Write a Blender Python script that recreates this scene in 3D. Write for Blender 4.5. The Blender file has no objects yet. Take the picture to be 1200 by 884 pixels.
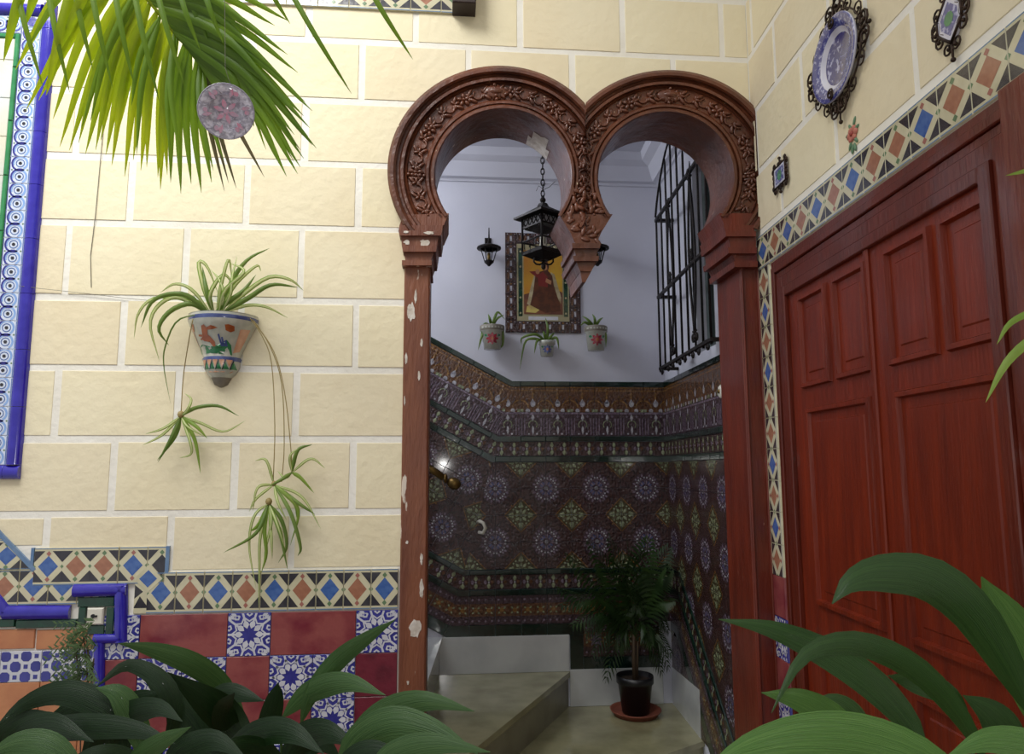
import bpy, math, random
from math import pi, sin, cos, tan, radians as R, hypot, sqrt
from mathutils import Vector as V, Matrix, noise
rnd = random.Random(7)
C = bpy.context.scene.collection
sc = bpy.context.scene
# ------------------------------------------------------------------ camera
FPX = 850.0
YAW, PITCH, ROLL, K = 0.0337, 0.1253, -0.0039, 0.0553
fwd = V((sin(YAW)*cos(PITCH), cos(YAW)*cos(PITCH), sin(PITCH)))
_r = V((cos(YAW), -sin(YAW), 0)); _u = _r.cross(fwd)
cr = _r*cos(ROLL)+_u*sin(ROLL); cu = -_r*sin(ROLL)+_u*cos(ROLL)
EYE = V((0, 0, 1.5))
cam = bpy.data.cameras.new('camera'); co = bpy.data.objects.new('camera', cam); C.objects.link(co)
M = Matrix.Identity(4)
for i in range(3):
    M[i][0] = cr[i]; M[i][1] = cu[i]; M[i][2] = -fwd[i]; M[i][3] = EYE[i]
co.matrix_world = M
cam.sensor_width = 36; cam.lens = FPX/1200*36; cam.clip_start = .02
sc.camera = co
# ------------------------------------------------------------------ light
w = bpy.data.worlds.new('world'); sc.world = w; w.use_nodes = True
wn = w.node_tree.nodes; wl = w.node_tree.links
bg = wn['Background']; bg.inputs['Strength'].default_value = 0.79
tc = wn.new('ShaderNodeTexCoord'); sx = wn.new('ShaderNodeSeparateXYZ'); rp = wn.new('ShaderNodeValToRGB')
wl.new(tc.outputs['Generated'], sx.inputs[0]); wl.new(sx.outputs['Z'], rp.inputs[0]); wl.new(rp.outputs[0], bg.inputs['Color'])
rp.color_ramp.elements[0].position = 0.0; rp.color_ramp.elements[0].color = (.66, .66, .66, 1)
rp.color_ramp.elements[1].position = .7; rp.color_ramp.elements[1].color = (1.0, 1.0, 1.02, 1)
def area(name, loc, target, sx_, sy_, power, col):
    l = bpy.data.lights.new(name, 'AREA'); l.shape = 'RECTANGLE'; l.size = sx_; l.size_y = sy_; l.energy = power; l.color = col
    o = bpy.data.objects.new(name, l); C.objects.link(o); o.location = loc
    o.rotation_euler = (V(target)-V(loc)).to_track_quat('-Z', 'Y').to_euler(); return o
area('skylight', (-1.7, .9, 4.8), (-1.35, 2.7, 3.0), 1.8, 1.2, 42, (1, .99, .96)).data.spread = R(95)
area('hall_fill', (-1.1, 3.55, 3.2), (.2, 4.0, 1.8), .9, .7, 22, (.9, .93, 1.0))  # lamp added to brighten the dim hall, as if from an unseen stairwell opening
fl_ = bpy.data.lights.new('camera_flash', 'POINT'); fl_.energy = 13; fl_.shadow_soft_size = .025; fl_.color = (1, .98, .95)
fo_ = bpy.data.objects.new('camera_flash', fl_); C.objects.link(fo_); fo_.location = EYE+cu*.05-cr*.04-fwd*.02
sc.view_settings.view_transform = 'Standard'; sc.view_settings.look = 'None'
sc.view_settings.exposure = 0.0; sc.view_settings.gamma = 1; sc.view_settings.use_curve_mapping = False

# ------------------------------------------------------------------ unprojection helpers
def ray(px, py): return cr*((px-600)/FPX) + cu*(-(py-442)/FPX) + fwd
def P3(px, py, d): return EYE + ray(px, py)*d
class Frame:
    def __init__(s, o, X):
        s.o = V(o); s.X = V(X).normalized(); s.Z = V((0, 0, 1)); s.Y = s.Z.cross(s.X)
    def w(s, x, z, off=0): return s.o + s.X*x + s.Z*z - s.Y*off
    def hit(s, px, py, off=0):
        d = ray(px, py); o = s.o - s.Y*off
        t = (o-EYE).dot(s.Y)/d.dot(s.Y); p = EYE+d*t-s.o
        return (p.dot(s.X), p.z)
    def hw(s, px, py, off=0): return s.w(*s.hit(px, py, off), off)
    def mat(s, x, z, off=0, ang=0):
        m = Matrix.Identity(4); p = s.w(x, z, off)
        for i in range(3):
            m[i][0] = s.X[i]; m[i][1] = s.Y[i]; m[i][2] = s.Z[i]; m[i][3] = p[i]
        return m @ Matrix.Rotation(-ang, 4, 'Y')
def zhit(px, py, z):
    d = ray(px, py); t = (z-EYE.z)/d.z; return EYE+d*t
D, DB, TW = 2.7, 4.2, .22
FR = Frame((0, D, 0), (1, K, 0))
BK = Frame((0, DB, 0), (1, K, 0))
XR = FR.w(FR.hit(899, 549)[0], 0).x
RT = Frame((XR, 0, 0), (0, -1, 0))
XI = BK.hw(779, 450).x
IR = Frame((XI, 0, 0), (0, -1, 0))
print('XR', XR, 'XI', XI)

# ------------------------------------------------------------------ materials
def srgb(c):
    return tuple(((v/255)/12.92 if v/255 <= .04045 else ((v/255+.055)/1.055)**2.4) for v in c)+(1,)
MC = {}
def mat(name, col, rough=.5, col2=None, nscale=6, lo=.4, hi=.6, bump=0, bscale=60, metal=0, coat=0, trans=0, spec=.5, detail=4, sss=0, stretch=None, chips=None, tl=0, uvs=False):
    if name in MC: return MC[name]
    m = bpy.data.materials.new(name); m.use_nodes = True; n = m.node_tree.nodes; l = m.node_tree.links
    b = n['Principled BSDF']; b.inputs['Roughness'].default_value = rough; b.inputs['Metallic'].default_value = metal
    b.inputs['Coat Weight'].default_value = coat; b.inputs['Coat Roughness'].default_value = .08
    b.inputs['Specular IOR Level'].default_value = spec; b.inputs['Transmission Weight'].default_value = trans
    b.inputs['Base Color'].default_value = srgb(col)
    t = n.new('ShaderNodeTexCoord'); src = t.outputs['UV' if uvs else 'Object']
    if stretch:
        mp = n.new('ShaderNodeMapping'); l.new(src, mp.inputs[0]); mp.inputs['Scale'].default_value = stretch; src = mp.outputs[0]
    cur = None
    if col2:
        z = n.new('ShaderNodeTexNoise'); z.inputs['Scale'].default_value = nscale; z.inputs['Detail'].default_value = detail; l.new(src, z.inputs['Vector'])
        r = n.new('ShaderNodeValToRGB'); r.color_ramp.elements[0].position = lo; r.color_ramp.elements[1].position = hi
        r.color_ramp.elements[0].color = srgb(col); r.color_ramp.elements[1].color = srgb(col2)
        l.new(z.outputs['Fac'], r.inputs[0]); cur = r.outputs[0]
        l.new(cur, b.inputs['Base Color'])
    if chips:
        z = n.new('ShaderNodeTexNoise'); z.inputs['Scale'].default_value = chips[1]; z.inputs['Detail'].default_value = 6; l.new(src, z.inputs['Vector'])
        r = n.new('ShaderNodeValToRGB'); r.color_ramp.elements[0].position = chips[2]; r.color_ramp.elements[1].position = chips[2]+.015
        l.new(z.outputs['Fac'], r.inputs[0])
        mx = n.new('ShaderNodeMix'); mx.data_type = 'RGBA'; l.new(r.outputs[0], mx.inputs[0])
        if cur: l.new(cur, mx.inputs[6])
        else: mx.inputs[6].default_value = srgb(col)
        mx.inputs[7].default_value = srgb(chips[0]); l.new(mx.outputs[2], b.inputs['Base Color'])
    if bump:
        z2 = n.new('ShaderNodeTexNoise'); z2.inputs['Scale'].default_value = bscale; z2.inputs['Detail'].default_value = 5; l.new(src, z2.inputs['Vector'])
        bp = n.new('ShaderNodeBump'); bp.inputs['Strength'].default_value = bump; bp.inputs['Distance'].default_value = .01
        l.new(z2.outputs['Fac'], bp.inputs['Height']); l.new(bp.outputs[0], b.inputs['Normal'])
    if tl:
        tr = n.new('ShaderNodeBsdfTranslucent'); mxs = n.new('ShaderNodeMixShader'); mxs.inputs[0].default_value = tl
        if cur: l.new(cur, tr.inputs['Color'])
        else: tr.inputs['Color'].default_value = srgb(col)
        out = n['Material Output']; l.new(b.outputs[0], mxs.inputs[1]); l.new(tr.outputs[0], mxs.inputs[2]); l.new(mxs.outputs[0], out.inputs['Surface'])
    MC[name] = m; return m
cream = mat('cream_block', (229, 219, 188), .85, (224, 211, 176), 2.2, .4, .8, .35, 28)
cream2 = mat('cream_block_warm', (227, 216, 186), .85, (221, 206, 172), 2.2, .4, .8, .35, 28)
mortar = mat('white_mortar', (234, 231, 222), .9, (224, 219, 206), 5, .4, .8, .3, 40)
white_w = mat('white_limewash', (205, 206, 216), .9, (190, 191, 203), 1.6, .4, .8, .15, 12)
arch_m = mat('arch_brown', (104, 55, 32), .42, (70, 34, 20), 7, .35, .7, .7, 30, coat=.25, chips=((190, 166, 140), 34, .725))
postm = mat('post_brown', (124, 72, 46), .5, (98, 50, 32), 5, .35, .7, .5, 30, coat=.1, stretch=(3, 3, .6), chips=((205, 192, 178), 9, .68))
flake = mat('bare_plaster', (214, 207, 198), .9, (190, 180, 168), 30, .4, .6, .4, 80)
postred = mat('post_red', (108, 38, 17), .42, (84, 26, 12), 6, .35, .7, .3, 30, coat=.2, stretch=(3, 3, .5), chips=((176, 140, 120), 30, .74))
door_m = mat('door_wood', (124, 40, 12), .42, (92, 26, 9), 7, .3, .75, .2, 26, coat=.08, spec=.35, stretch=(4, 4, .35))
door_d = mat('door_moulding', (98, 31, 13), .4, (74, 22, 10), 7, .3, .75, .3, 26, coat=.2, spec=.4, stretch=(4, 4, .35), chips=((150, 96, 78), 40, .74))
GL = dict(coat=.6)
def glz(name, c, c2=None, rough=.25, ns=20, bump=.12): return mat(name, c, rough, c2, ns, .35, .7, bump, 55, coat=.5)
t_cream = glz('glaze_cream', (208, 202, 172), (190, 184, 152), bump=.1)
t_dark = glz('glaze_black', (36, 35, 44), (58, 56, 62))
t_blue = glz('glaze_blue', (48, 84, 152), (78, 112, 170), ns=40)
t_org = glz('glaze_orange', (168, 116, 90), (146, 96, 74), ns=40)
t_pink = glz('glaze_pink', (168, 112, 100), (150, 92, 84))
t_green = glz('glaze_sage', (108, 134, 98), (90, 116, 84))
t_line = glz('glaze_line_blue', (84, 118, 158), (108, 134, 164))
t_red = mat('glaze_burgundy', (142, 72, 70), .3, (112, 30, 46), 9, .42, .66, .1, 55, coat=.4)
t_red2 = mat('glaze_burgundy_dark', (108, 30, 48), .3, (72, 12, 30), 14, .42, .7, .1, 55, coat=.4)
t_white = glz('glaze_white', (205, 206, 214), (190, 192, 202))
t_cob = glz('glaze_cobalt', (44, 46, 128), (60, 62, 148))
t_vio = glz('glaze_ultramarine', (38, 28, 150), (52, 44, 168), rough=.12, bump=.05)
t_bot = glz('glaze_bottle_green', (16, 62, 44), (10, 44, 32), rough=.12)
t_leafg = glz('glaze_leaf_green', (40, 120, 72), (56, 138, 86), rough=.15)
t_terr = glz('terracotta_plain', (190, 128, 84), (172, 106, 70), ns=10, rough=.6)
t_pale = glz('glaze_pale_panel', (196, 206, 212), (214, 206, 176), ns=3)
t_lblue = glz('glaze_light_blue', (126, 160, 214), (146, 176, 222))
t_ltblue = glz('glaze_whitish_blue', (212, 220, 234), (200, 210, 228))
def rel(name, c, c2=None): return mat(name, c, .2, c2, 60, .35, .65, 1.3, 75, coat=.4)
d_base = rel('relief_aubergine', (66, 38, 34), (48, 28, 30))
d_oliv = rel('relief_olive', (60, 54, 28), (74, 62, 34))
d_lgr = rel('relief_pale_green', (150, 158, 124), (116, 126, 92))
d_pur = rel('relief_lilac', (130, 114, 130), (96, 78, 96))
d_dpur = rel('relief_purple', (70, 47, 54), (52, 34, 42))
d_trim = mat('trim_dark_green', (20, 46, 36), .12, (12, 32, 25), 14, .4, .7, .15, 20, coat=.6)
d_blu = rel('relief_blue', (60, 66, 104), (80, 84, 124))
d_wht = rel('relief_white', (182, 180, 186), (150, 148, 156))
d_brn = rel('relief_amber', (98, 60, 26), (74, 42, 20))
d_amb = rel('relief_gold', (140, 100, 40), (112, 76, 34))
marb = mat('white_marble', (196, 198, 196), .12, (172, 174, 174), 4, .4, .7, .03, 8, coat=.3)
marb_f = mat('floor_marble', (150, 146, 112), .14, (126, 122, 92), 7, .4, .7, .04, 10, coat=.3)
iron = mat('black_iron', (24, 22, 24), .5, (40, 32, 28), 20, .4, .7, .3, 80, metal=.6)
rust = mat('brown_iron', (62, 46, 36), .45, (38, 28, 24), 30, .4, .7, .3, 80, metal=.7)
glass = mat('lantern_glass', (250, 250, 250), .0, trans=1)
glass.node_tree.nodes['Principled BSDF'].inputs['IOR'].default_value = 1.02
brass = mat('dull_brass', (120, 96, 50), .35, (82, 62, 34), 20, .4, .7, metal=.8)
palm_y = mat('leaf_yellow_green', (176, 190, 30), .4, (150, 176, 26), 5, .35, .7, tl=.55)
palm_d = mat('leaf_palm_green', (92, 128, 26), .38, (124, 156, 34), 4, .35, .7, tl=.45)
palm_b = mat('leaf_dry_tip', (112, 98, 62), .6, (84, 84, 48), 8, .35, .7)
spid = mat('leaf_spider_green', (120, 152, 52), .45, (150, 176, 84), 8, .35, .7, tl=.35)
spid_w = mat('leaf_spider_stripe', (206, 214, 156), .5, tl=.35)
spid_d = mat('leaf_spider_dark', (96, 124, 52), .45, (122, 146, 70), 8, .35, .7, tl=.3)
runner = mat('runner_stem', (150, 132, 82), .6)
asp = mat('leaf_aspidistra', (15, 36, 15), .42, (30, 56, 22), 1.2, .35, .75, .25, 1.6, stretch=(22, 1.2, 1), spec=.3, coat=.03, uvs=True, tl=.08)
asp2 = mat('leaf_aspidistra_light', (48, 80, 38), .38, (78, 108, 58), 1.2, .35, .75, .3, 1.6, stretch=(26, 1.5, 1), coat=.03, spec=.35, uvs=True, tl=.12)
aspr = mat('leaf_lily_green', (36, 72, 28), .33, (60, 98, 42), 1.2, .35, .75, .3, 1.6, stretch=(30, 1.5, 1), coat=.2, uvs=True, tl=.15)
aspr2 = mat('leaf_lily_bright', (64, 112, 38), .3, (104, 148, 70), 1.2, .3, .75, .5, 1.6, stretch=(34, 1.5, 1), coat=.35, uvs=True, tl=.2)
fern = mat('leaf_dark_fern', (26, 48, 18), .5, (46, 70, 24), 9, .35, .7, tl=.2)
stemm = mat('brown_stem', (70, 54, 36), .7)
blackp = mat('black_plastic', (20, 19, 22), .35)
terra = mat('terracotta', (132, 70, 50), .7, (108, 56, 42), 10, .4, .7)
soil = mat('soil', (52, 38, 28), .95, (34, 26, 20), 40, .4, .6, .8, 60)
potw = glz('pot_white', (188, 188, 176), (166, 170, 160), ns=30)
potb = glz('pot_blue', (52, 66, 122), (80, 94, 146), ns=30)
potg = glz('pot_green', (36, 110, 70), (60, 130, 84), ns=30)
poto = glz('pot_orange', (166, 92, 48), (142, 72, 40), ns=30)
potp = glz('pot_peach', (208, 160, 132), (190, 140, 110), ns=30)
potr = glz('pot_crimson', (152, 30, 48), (120, 24, 40), ns=30)
potgrey = mat('pot_grey_tip', (130, 124, 112), .7, (110, 104, 94), 20, .4, .7)
dkwood = mat('dark_beam', (44, 26, 20), .6, (30, 18, 14), 10, .4, .7)
floor_m = mat('patio_floor_clay', (120, 84, 66), .6, (98, 66, 52), 6, .4, .7, .2, 20)
plastic = mat('ivory_plastic', (214, 210, 196), .4)
pl_w = mat('plate_white', (206, 206, 220), .15, (190, 190, 210), 10, .4, .7, coat=.6)
pl_b = mat('plate_blue', (70, 74, 138), .15, (170, 172, 208), 80, .52, .64, coat=.6)
pl_d = mat('plate_blue_dense', (52, 54, 120), .15, (168, 170, 206), 60, .54, .64, coat=.6)
pl_k = mat('plate_pewter', (160, 156, 172), .3, (212, 208, 222), 90, .42, .58, coat=.5)
pl_r = mat('plate_rose', (200, 128, 154), .3, (180, 150, 172), 60, .42, .58, coat=.5)
thread = mat('thread', (120, 116, 104), .8)
shut = mat('grey_green_shutter', (70, 80, 78), .6)

# ------------------------------------------------------------------ mesh builder (vertices in world space)
class MB:
    def __init__(s): s.v = []; s.f = []; s.m = []; s.sm = []; s.uv = {}
    def add(s, vs, fs, mi=0, smooth=False):
        b = len(s.v); s.v += [V(p) for p in vs]
        for f in fs: s.f.append(tuple(b+i for i in f)); s.m.append(mi); s.sm.append(smooth)
    def prism(s, fr, poly, o0, o1, mi=0):
        """poly (x,z) ccw in the frame; from off o0 (back) to o1 (front)"""
        n = len(poly); a = [fr.w(x, z, o1) for x, z in poly]; b = [fr.w(x, z, o0) for x, z in poly]
        s.add(a+b, [tuple(range(n)), tuple(range(2*n-1, n-1, -1))]+[(i, i+n, (i+1) % n+n, (i+1) % n) for i in range(n)], mi)
    def bx(s, fr, x0, x1, z0, z1, o0, o1, mi=0, bev=0):
        if x1 < x0: x0, x1 = x1, x0
        if z1 < z0: z0, z1 = z1, z0
        if bev <= 0: return s.prism(fr, [(x0, z0), (x1, z0), (x1, z1), (x0, z1)], o0, o1, mi)
        e = bev
        r = [[(x0, z0), (x1, z0), (x1, z1), (x0, z1)], [(x0, z0), (x1, z0), (x1, z1), (x0, z1)], [(x0+e, z0+e), (x1-e, z0+e), (x1-e, z1-e), (x0+e, z1-e)]]
        offs = [o0, o1-e, o1]; vs = [fr.w(x, z, o) for p, o in zip(r, offs) for x, z in p]
        fs = [(8, 9, 10, 11), (3, 2, 1, 0)]
        for k in (0, 1):
            for i in range(4): fs.append((k*4+i, k*4+(i+1) % 4, k*4+4+(i+1) % 4, k*4+4+i))
        s.add(vs, fs, mi)
    def wbox(s, x0, x1, y0, y1, z0, z1, mi=0):
        s.prism(Frame((0, 0, 0), (1, 0, 0)), [(x0, z0), (x1, z0), (x1, z1), (x0, z1)], -y1, -y0, mi)
    def flat(s, fr, poly, off, mi=0): s.add([fr.w(x, z, off) for x, z in poly], [tuple(range(len(poly)))], mi)
    def tube(s, pts, r, n=6, mi=0, cap=True):
        pts = [V(p) for p in pts]; rs = r if isinstance(r, (list, tuple)) else [r]*len(pts)
        rings = []; up = None
        for i, p in enumerate(pts):
            t = (pts[min(i+1, len(pts)-1)]-pts[max(i-1, 0)])
            if t.length < 1e-9: t = V((0, 0, 1))
            t.normalize()
            if up is None:
                up = t.orthogonal().normalized()
            up = (up-t*up.dot(t))
            if up.length < 1e-6: up = t.orthogonal()
            up.normalize(); bi = t.cross(up)
            rings.append([p+(up*cos(2*pi*k/n)+bi*sin(2*pi*k/n))*rs[i] for k in range(n)])
        vs = [q for g in rings for q in g]; fs = []
        for i in range(len(pts)-1):
            for k in range(n): fs.append((i*n+k, i*n+(k+1) % n, (i+1)*n+(k+1) % n, (i+1)*n+k))
        s.add(vs, fs, mi, True)
        if cap:
            b = len(s.v)-len(vs)
            s.f.append(tuple(b+k for k in range(n-1, -1, -1))); s.m.append(mi); s.sm.append(False)
            s.f.append(tuple(b+(len(pts)-1)*n+k for k in range(n))); s.m.append(mi); s.sm.append(False)
    def lathe(s, c, prof, n=28, mi=0, axis=None, a0=0, a1=2*pi, mis=None):
        """prof [(r,h)]; c base; axis direction"""
        ax = V(axis or (0, 0, 1)).normalized(); x = ax.orthogonal().normalized() if axis else V((1, 0, 0)); y = ax.cross(x)
        full = abs(a1-a0-2*pi) < 1e-6; m = n if full else n+1
        vs = []
        for r, h in prof:
            for k in range(m):
                a = a0+(a1-a0)*k/n; vs.append(V(c)+ax*h+(x*cos(a)+y*sin(a))*r)
        b = len(s.v); s.v += vs
        for i in range(len(prof)-1):
            for k in range(n):
                k2 = (k+1) % m if full else k+1
                s.f.append((b+i*m+k, b+i*m+k2, b+(i+1)*m+k2, b+(i+1)*m+k)); s.m.append(mis[i] if mis else mi); s.sm.append(True)
    def ell(s, c, ax, ay, az, mi=0, n=8, m=5):
        c = V(c); vs = [c+az]
        for j in range(1, m):
            t = pi*j/m
            for k in range(n):
                a = 2*pi*k/n; vs.append(c+az*cos(t)+(ax*cos(a)+ay*sin(a))*sin(t))
        vs.append(c-az); fs = [(0, 1+k, 1+(k+1) % n) for k in range(n)]
        for j in range(m-2):
            for k in range(n): fs.append((1+j*n+k, 1+(j+1)*n+k, 1+(j+1)*n+(k+1) % n, 1+j*n+(k+1) % n))
        L = len(vs)-1; fs += [(L, 1+(m-2)*n+(k+1) % n, 1+(m-2)*n+k) for k in range(n)]
        s.add(vs, fs, mi, True)
    def leaf(s, pts, wid, roll=0, fold=.15, mi=0, prof=None, n=12, stripe=None, viewn=None):
        """pts world points; catmull; wid max width; cross-section of 5 verts"""
        P = smooth(pts, n); rows = []; N = len(P)
        for i, p in enumerate(P):
            t = P[min(i+1, N-1)]-P[max(i-1, 0)]
            t.normalize(); vd = (p-EYE).normalized() if viewn is None else viewn
            sd = t.cross(vd)
            if sd.length < .05: sd = t.cross(V((0, .3, 1)))
            sd.normalize(); nn = sd.cross(t)
            a = roll if not callable(roll) else roll(i/(N-1))
            sd2 = sd*cos(a)+nn*sin(a); nn2 = nn*cos(a)-sd*sin(a)
            u = i/(N-1); h = wid*(prof or blade)(u)/2
            rows.append([p+sd2*(h*q)+nn2*(fold*h*(abs(q)-.5)*1.2) for q in (-1, -.5, 0, .5, 1)])
        b = len(s.v); s.v += [q for r in rows for q in r]
        for i in range(N):
            for k in range(5): s.uv[b+i*5+k] = (k/4, i/(N-1))
        for i in range(N-1):
            for k in range(4):
                s.f.append((b+i*5+k, b+i*5+k+1, b+(i+1)*5+k+1, b+(i+1)*5+k)); s.sm.append(True)
                s.m.append(stripe if (stripe is not None and k in (1, 2)) else mi)
    def build(s, name, mats, parent=None, loc=None, label=None):
        if not isinstance(mats, (list, tuple)): mats = [mats]
        o0 = PL[parent.name] if parent is not None else (V(loc) if loc is not None else V((0, 0, 0)))
        me = bpy.data.meshes.new(name); me.from_pydata([tuple(p-o0) for p in s.v], [], s.f)
        for m in mats: me.materials.append(m)
        me.polygons.foreach_set('material_index', s.m); me.polygons.foreach_set('use_smooth', s.sm)
        if s.uv:
            ul = me.uv_layers.new(name='UVMap')
            for lp in me.loops: ul.data[lp.index].uv = s.uv.get(lp.vertex_index, (0, 0))
        me.update()
        o = bpy.data.objects.new(name, me); C.objects.link(o)
        if parent is not None: o.parent = parent
        else: o.location = o0
        PL[o.name] = o0
        if label: o['label'] = label
        return o
PL = {}
def blade(u): return max(.02, (sin(pi*min(1, u**.85))**1.0) if u > 0 else .02)
def lance(u): return max(.03, min(1, .35+u*3)*(1-u**3)**.9)
def smooth(pts, n):
    pts = [V(p) for p in pts]
    if len(pts) == 2: return [pts[0].lerp(pts[1], i/n) for i in range(n+1)]
    out = []; m = len(pts)-1
    for i in range(n+1):
        t = i/n*m; k = min(int(t), m-1); u = t-k
        p0 = pts[max(k-1, 0)] if k > 0 else pts[0]*2-pts[1]; p1 = pts[k]; p2 = pts[k+1]; p3 = pts[k+2] if k+2 <= m else pts[m]*2-pts[m-1]
        out.append(((p1*2)+(p2-p0)*u+(p0*2-p1*5+p2*4-p3)*u*u+(-p0+p1*3-p2*3+p3)*u**3)*.5)
    return out
def thing(name, loc, label, cat, group=None, kind=None):
    o = bpy.data.objects.new(name, None); C.objects.link(o); o.location = loc; o.empty_display_size = .05; PL[o.name] = V(loc)
    if kind: o['kind'] = kind
    if label: tag(o, label, cat, group)
    return o
def tag(o, label, cat, group=None):
    o['label'] = label; o['category'] = cat
    if group: o['group'] = group
def struct(o): o['kind'] = 'structure'; return o
# ---- 2D shapes
def circ(cx, cy, r, n=10, ry=None, a=0): return [(cx+r*cos(2*pi*k/n+a), cy+(ry or r)*sin(2*pi*k/n+a)) for k in range(n)]
def petal(cx, cy, ang, r0, r1, w):
    ca, sa = cos(ang), sin(ang); q = [(r0, 0), ((r0*.6+r1*.4), -w/2), ((r0*.3+r1*.7), -w*.42), (r1, 0), ((r0*.3+r1*.7), w*.42), ((r0*.6+r1*.4), w/2)]
    return [(cx+x*ca-y*sa, cy+x*sa+y*ca) for x, y in q]
def rect(x0, y0, x1, y1): return [(x0, y0), (x1, y0), (x1, y1), (x0, y1)]
def arcs(cx, cy, r, w, a0, a1, n=8):
    out = []
    for k in range(n):
        b, c = a0+(a1-a0)*k/n, a0+(a1-a0)*(k+1)/n
        out.append([(cx+(r+w)*cos(b), cy+(r+w)*sin(b)), (cx+(r+w)*cos(c), cy+(r+w)*sin(c)), (cx+r*cos(c), cy+r*sin(c)), (cx+r*cos(b), cy+r*sin(b))])
    return out
def area2(p): return sum(p[i][0]*p[(i+1) % len(p)][1]-p[(i+1) % len(p)][0]*p[i][1] for i in range(len(p)))/2
def clip(p, a, b, c):
    """keep a x + b y <= c"""
    out = []
    for i in range(len(p)):
        q, r = p[i], p[(i+1) % len(p)]; dq, dr = a*q[0]+b*q[1]-c, a*r[0]+b*r[1]-c
        if dq <= 0: out.append(q)
        if (dq < 0 < dr) or (dr < 0 < dq):
            t = dq/(dq-dr); out.append((q[0]+(r[0]-q[0])*t, q[1]+(r[1]-q[1])*t))
    return out
def clipall(p, hs):
    for h in hs:
        if len(p) < 3: return []
        p = clip(p, *h)
    if len(p) < 3 or abs(area2(p)) < 1e-7: return []
    return p
# ---- tiles: (w,h,base material index, layers [(poly, level, mat)] in metres), shared mesh cache
TM = {}
def tile_mesh(name, w, h, thick, mats, base, layers, clips=None, bev=.0012):
    F = Frame((0, 0, 0), (1, 0, 0)); mb = MB(); g = .0007
    if clips:
        p = clipall(rect(g, g, w-g, h-g), clips)
        if not p: return None
        mb.prism(F, p, 0, thick, base)
    else: mb.bx(F, g, w-g, g, h-g, 0, thick, base, bev)
    for poly, lev, mi in layers:
        p = poly if area2(poly) > 0 else poly[::-1]
        p = clipall(p, [(-1, 0, -g-bev), (0, -1, -g-bev), (1, 0, w-g-bev), (0, 1, h-g-bev)]+(clips or []))
        if p: mb.flat(F, p, thick+.0003*(1+lev), mi)
    me = bpy.data.meshes.new(name); me.from_pydata([tuple(p) for p in mb.v], [], mb.f)
    for m in mats: me.materials.append(m)
    me.polygons.foreach_set('material_index', mb.m); me.update(); return me
def put_tile(name, me, parent, fr, x, z, off=0, ang=0):
    o = bpy.data.objects.new(name, me); C.objects.link(o); o.parent = parent
    m = Matrix.Translation(-PL[parent.name]) @ fr.mat(x, z, off, ang); o.matrix_local = m
    return o
# ================================================================== SETTING
Xc = FR.hit(899, 549)[0]          # corner (local x on the front wall)
XL = -2.3
# arches outlines in pixels
def ell_px(c, rx, ry, a): return (c[0]+rx*cos(a), c[1]-ry*sin(a))
AO = [((585, 200), 131, 123), ((783, 200), 131, 118)]
AI = [((589.5, 206), 79.5, 78), ((780, 208), 79, 76)]
MID = 686.0
def band_px(k, a, s):
    o = ell_px(*AO[k], a); i = ell_px(*AI[k], a); return (o[0]+(i[0]-o[0])*s, o[1]+(i[1]-o[1])*s)
ZTOP = 4.4
def boolean(o, cutter):
    m = o.modifiers.new('b', 'BOOLEAN'); m.operation = 'DIFFERENCE'; m.solver = 'EXACT'; m.object = cutter
    dg = bpy.context.evaluated_depsgraph_get(); dg.update()
    me = bpy.data.meshes.new_from_object(o.evaluated_get(dg)); o.modifiers.clear(); o.data = me
cut = MB()
pp = [(487, 1400), (485, 262)]
pp += [q for q in (band_px(0, R(a), .5) for a in range(213, -60, -6)) if q[0] < MID-6 and (q[1] < 200 or q[0] < 600)]
pp += [q for q in (band_px(1, R(a), .5) for a in range(160, -34, -6)) if q[0] > MID+6 and (q[1] < 200 or q[0] > 780)]
pp += [(879, 262), (884, 1400)]
hole = [FR.hit(*q) for q in pp]
hole = [(min(x, Xc-.02), z) for x, z in hole]; hole[0] = (FR.hit(487, 884)[0], -.3); hole[-1] = (FR.hit(884, 884)[0], -.3)
hole = hole[::-1] if area2(hole) < 0 else hole
cut.prism(FR, hole, -.6, .3); cutter = cut.build('cutter', mortar)
wf = MB(); wf.bx(FR, XL, Xc+.4, -.05, ZTOP, -TW, 0); wall_front = struct(wf.build('wall_front', mortar))
boolean(wall_front, cutter)
PL['wall_front'] = V((0, 0, 0))
# floor and patio
fl = MB(); fl.wbox(XL, 3.2, -3.0, D+.35, -.1, 0); floor = struct(fl.build('floor', floor_m))
# clay paving tiles near the wall would be under the plants, outside the frame
rw = MB(); rw.wbox(XR, XR+.25, -2.4, FR.w(Xc, 0).y+.0, -.05, ZTOP); wall_right = struct(rw.build('wall_right', mortar))

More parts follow.
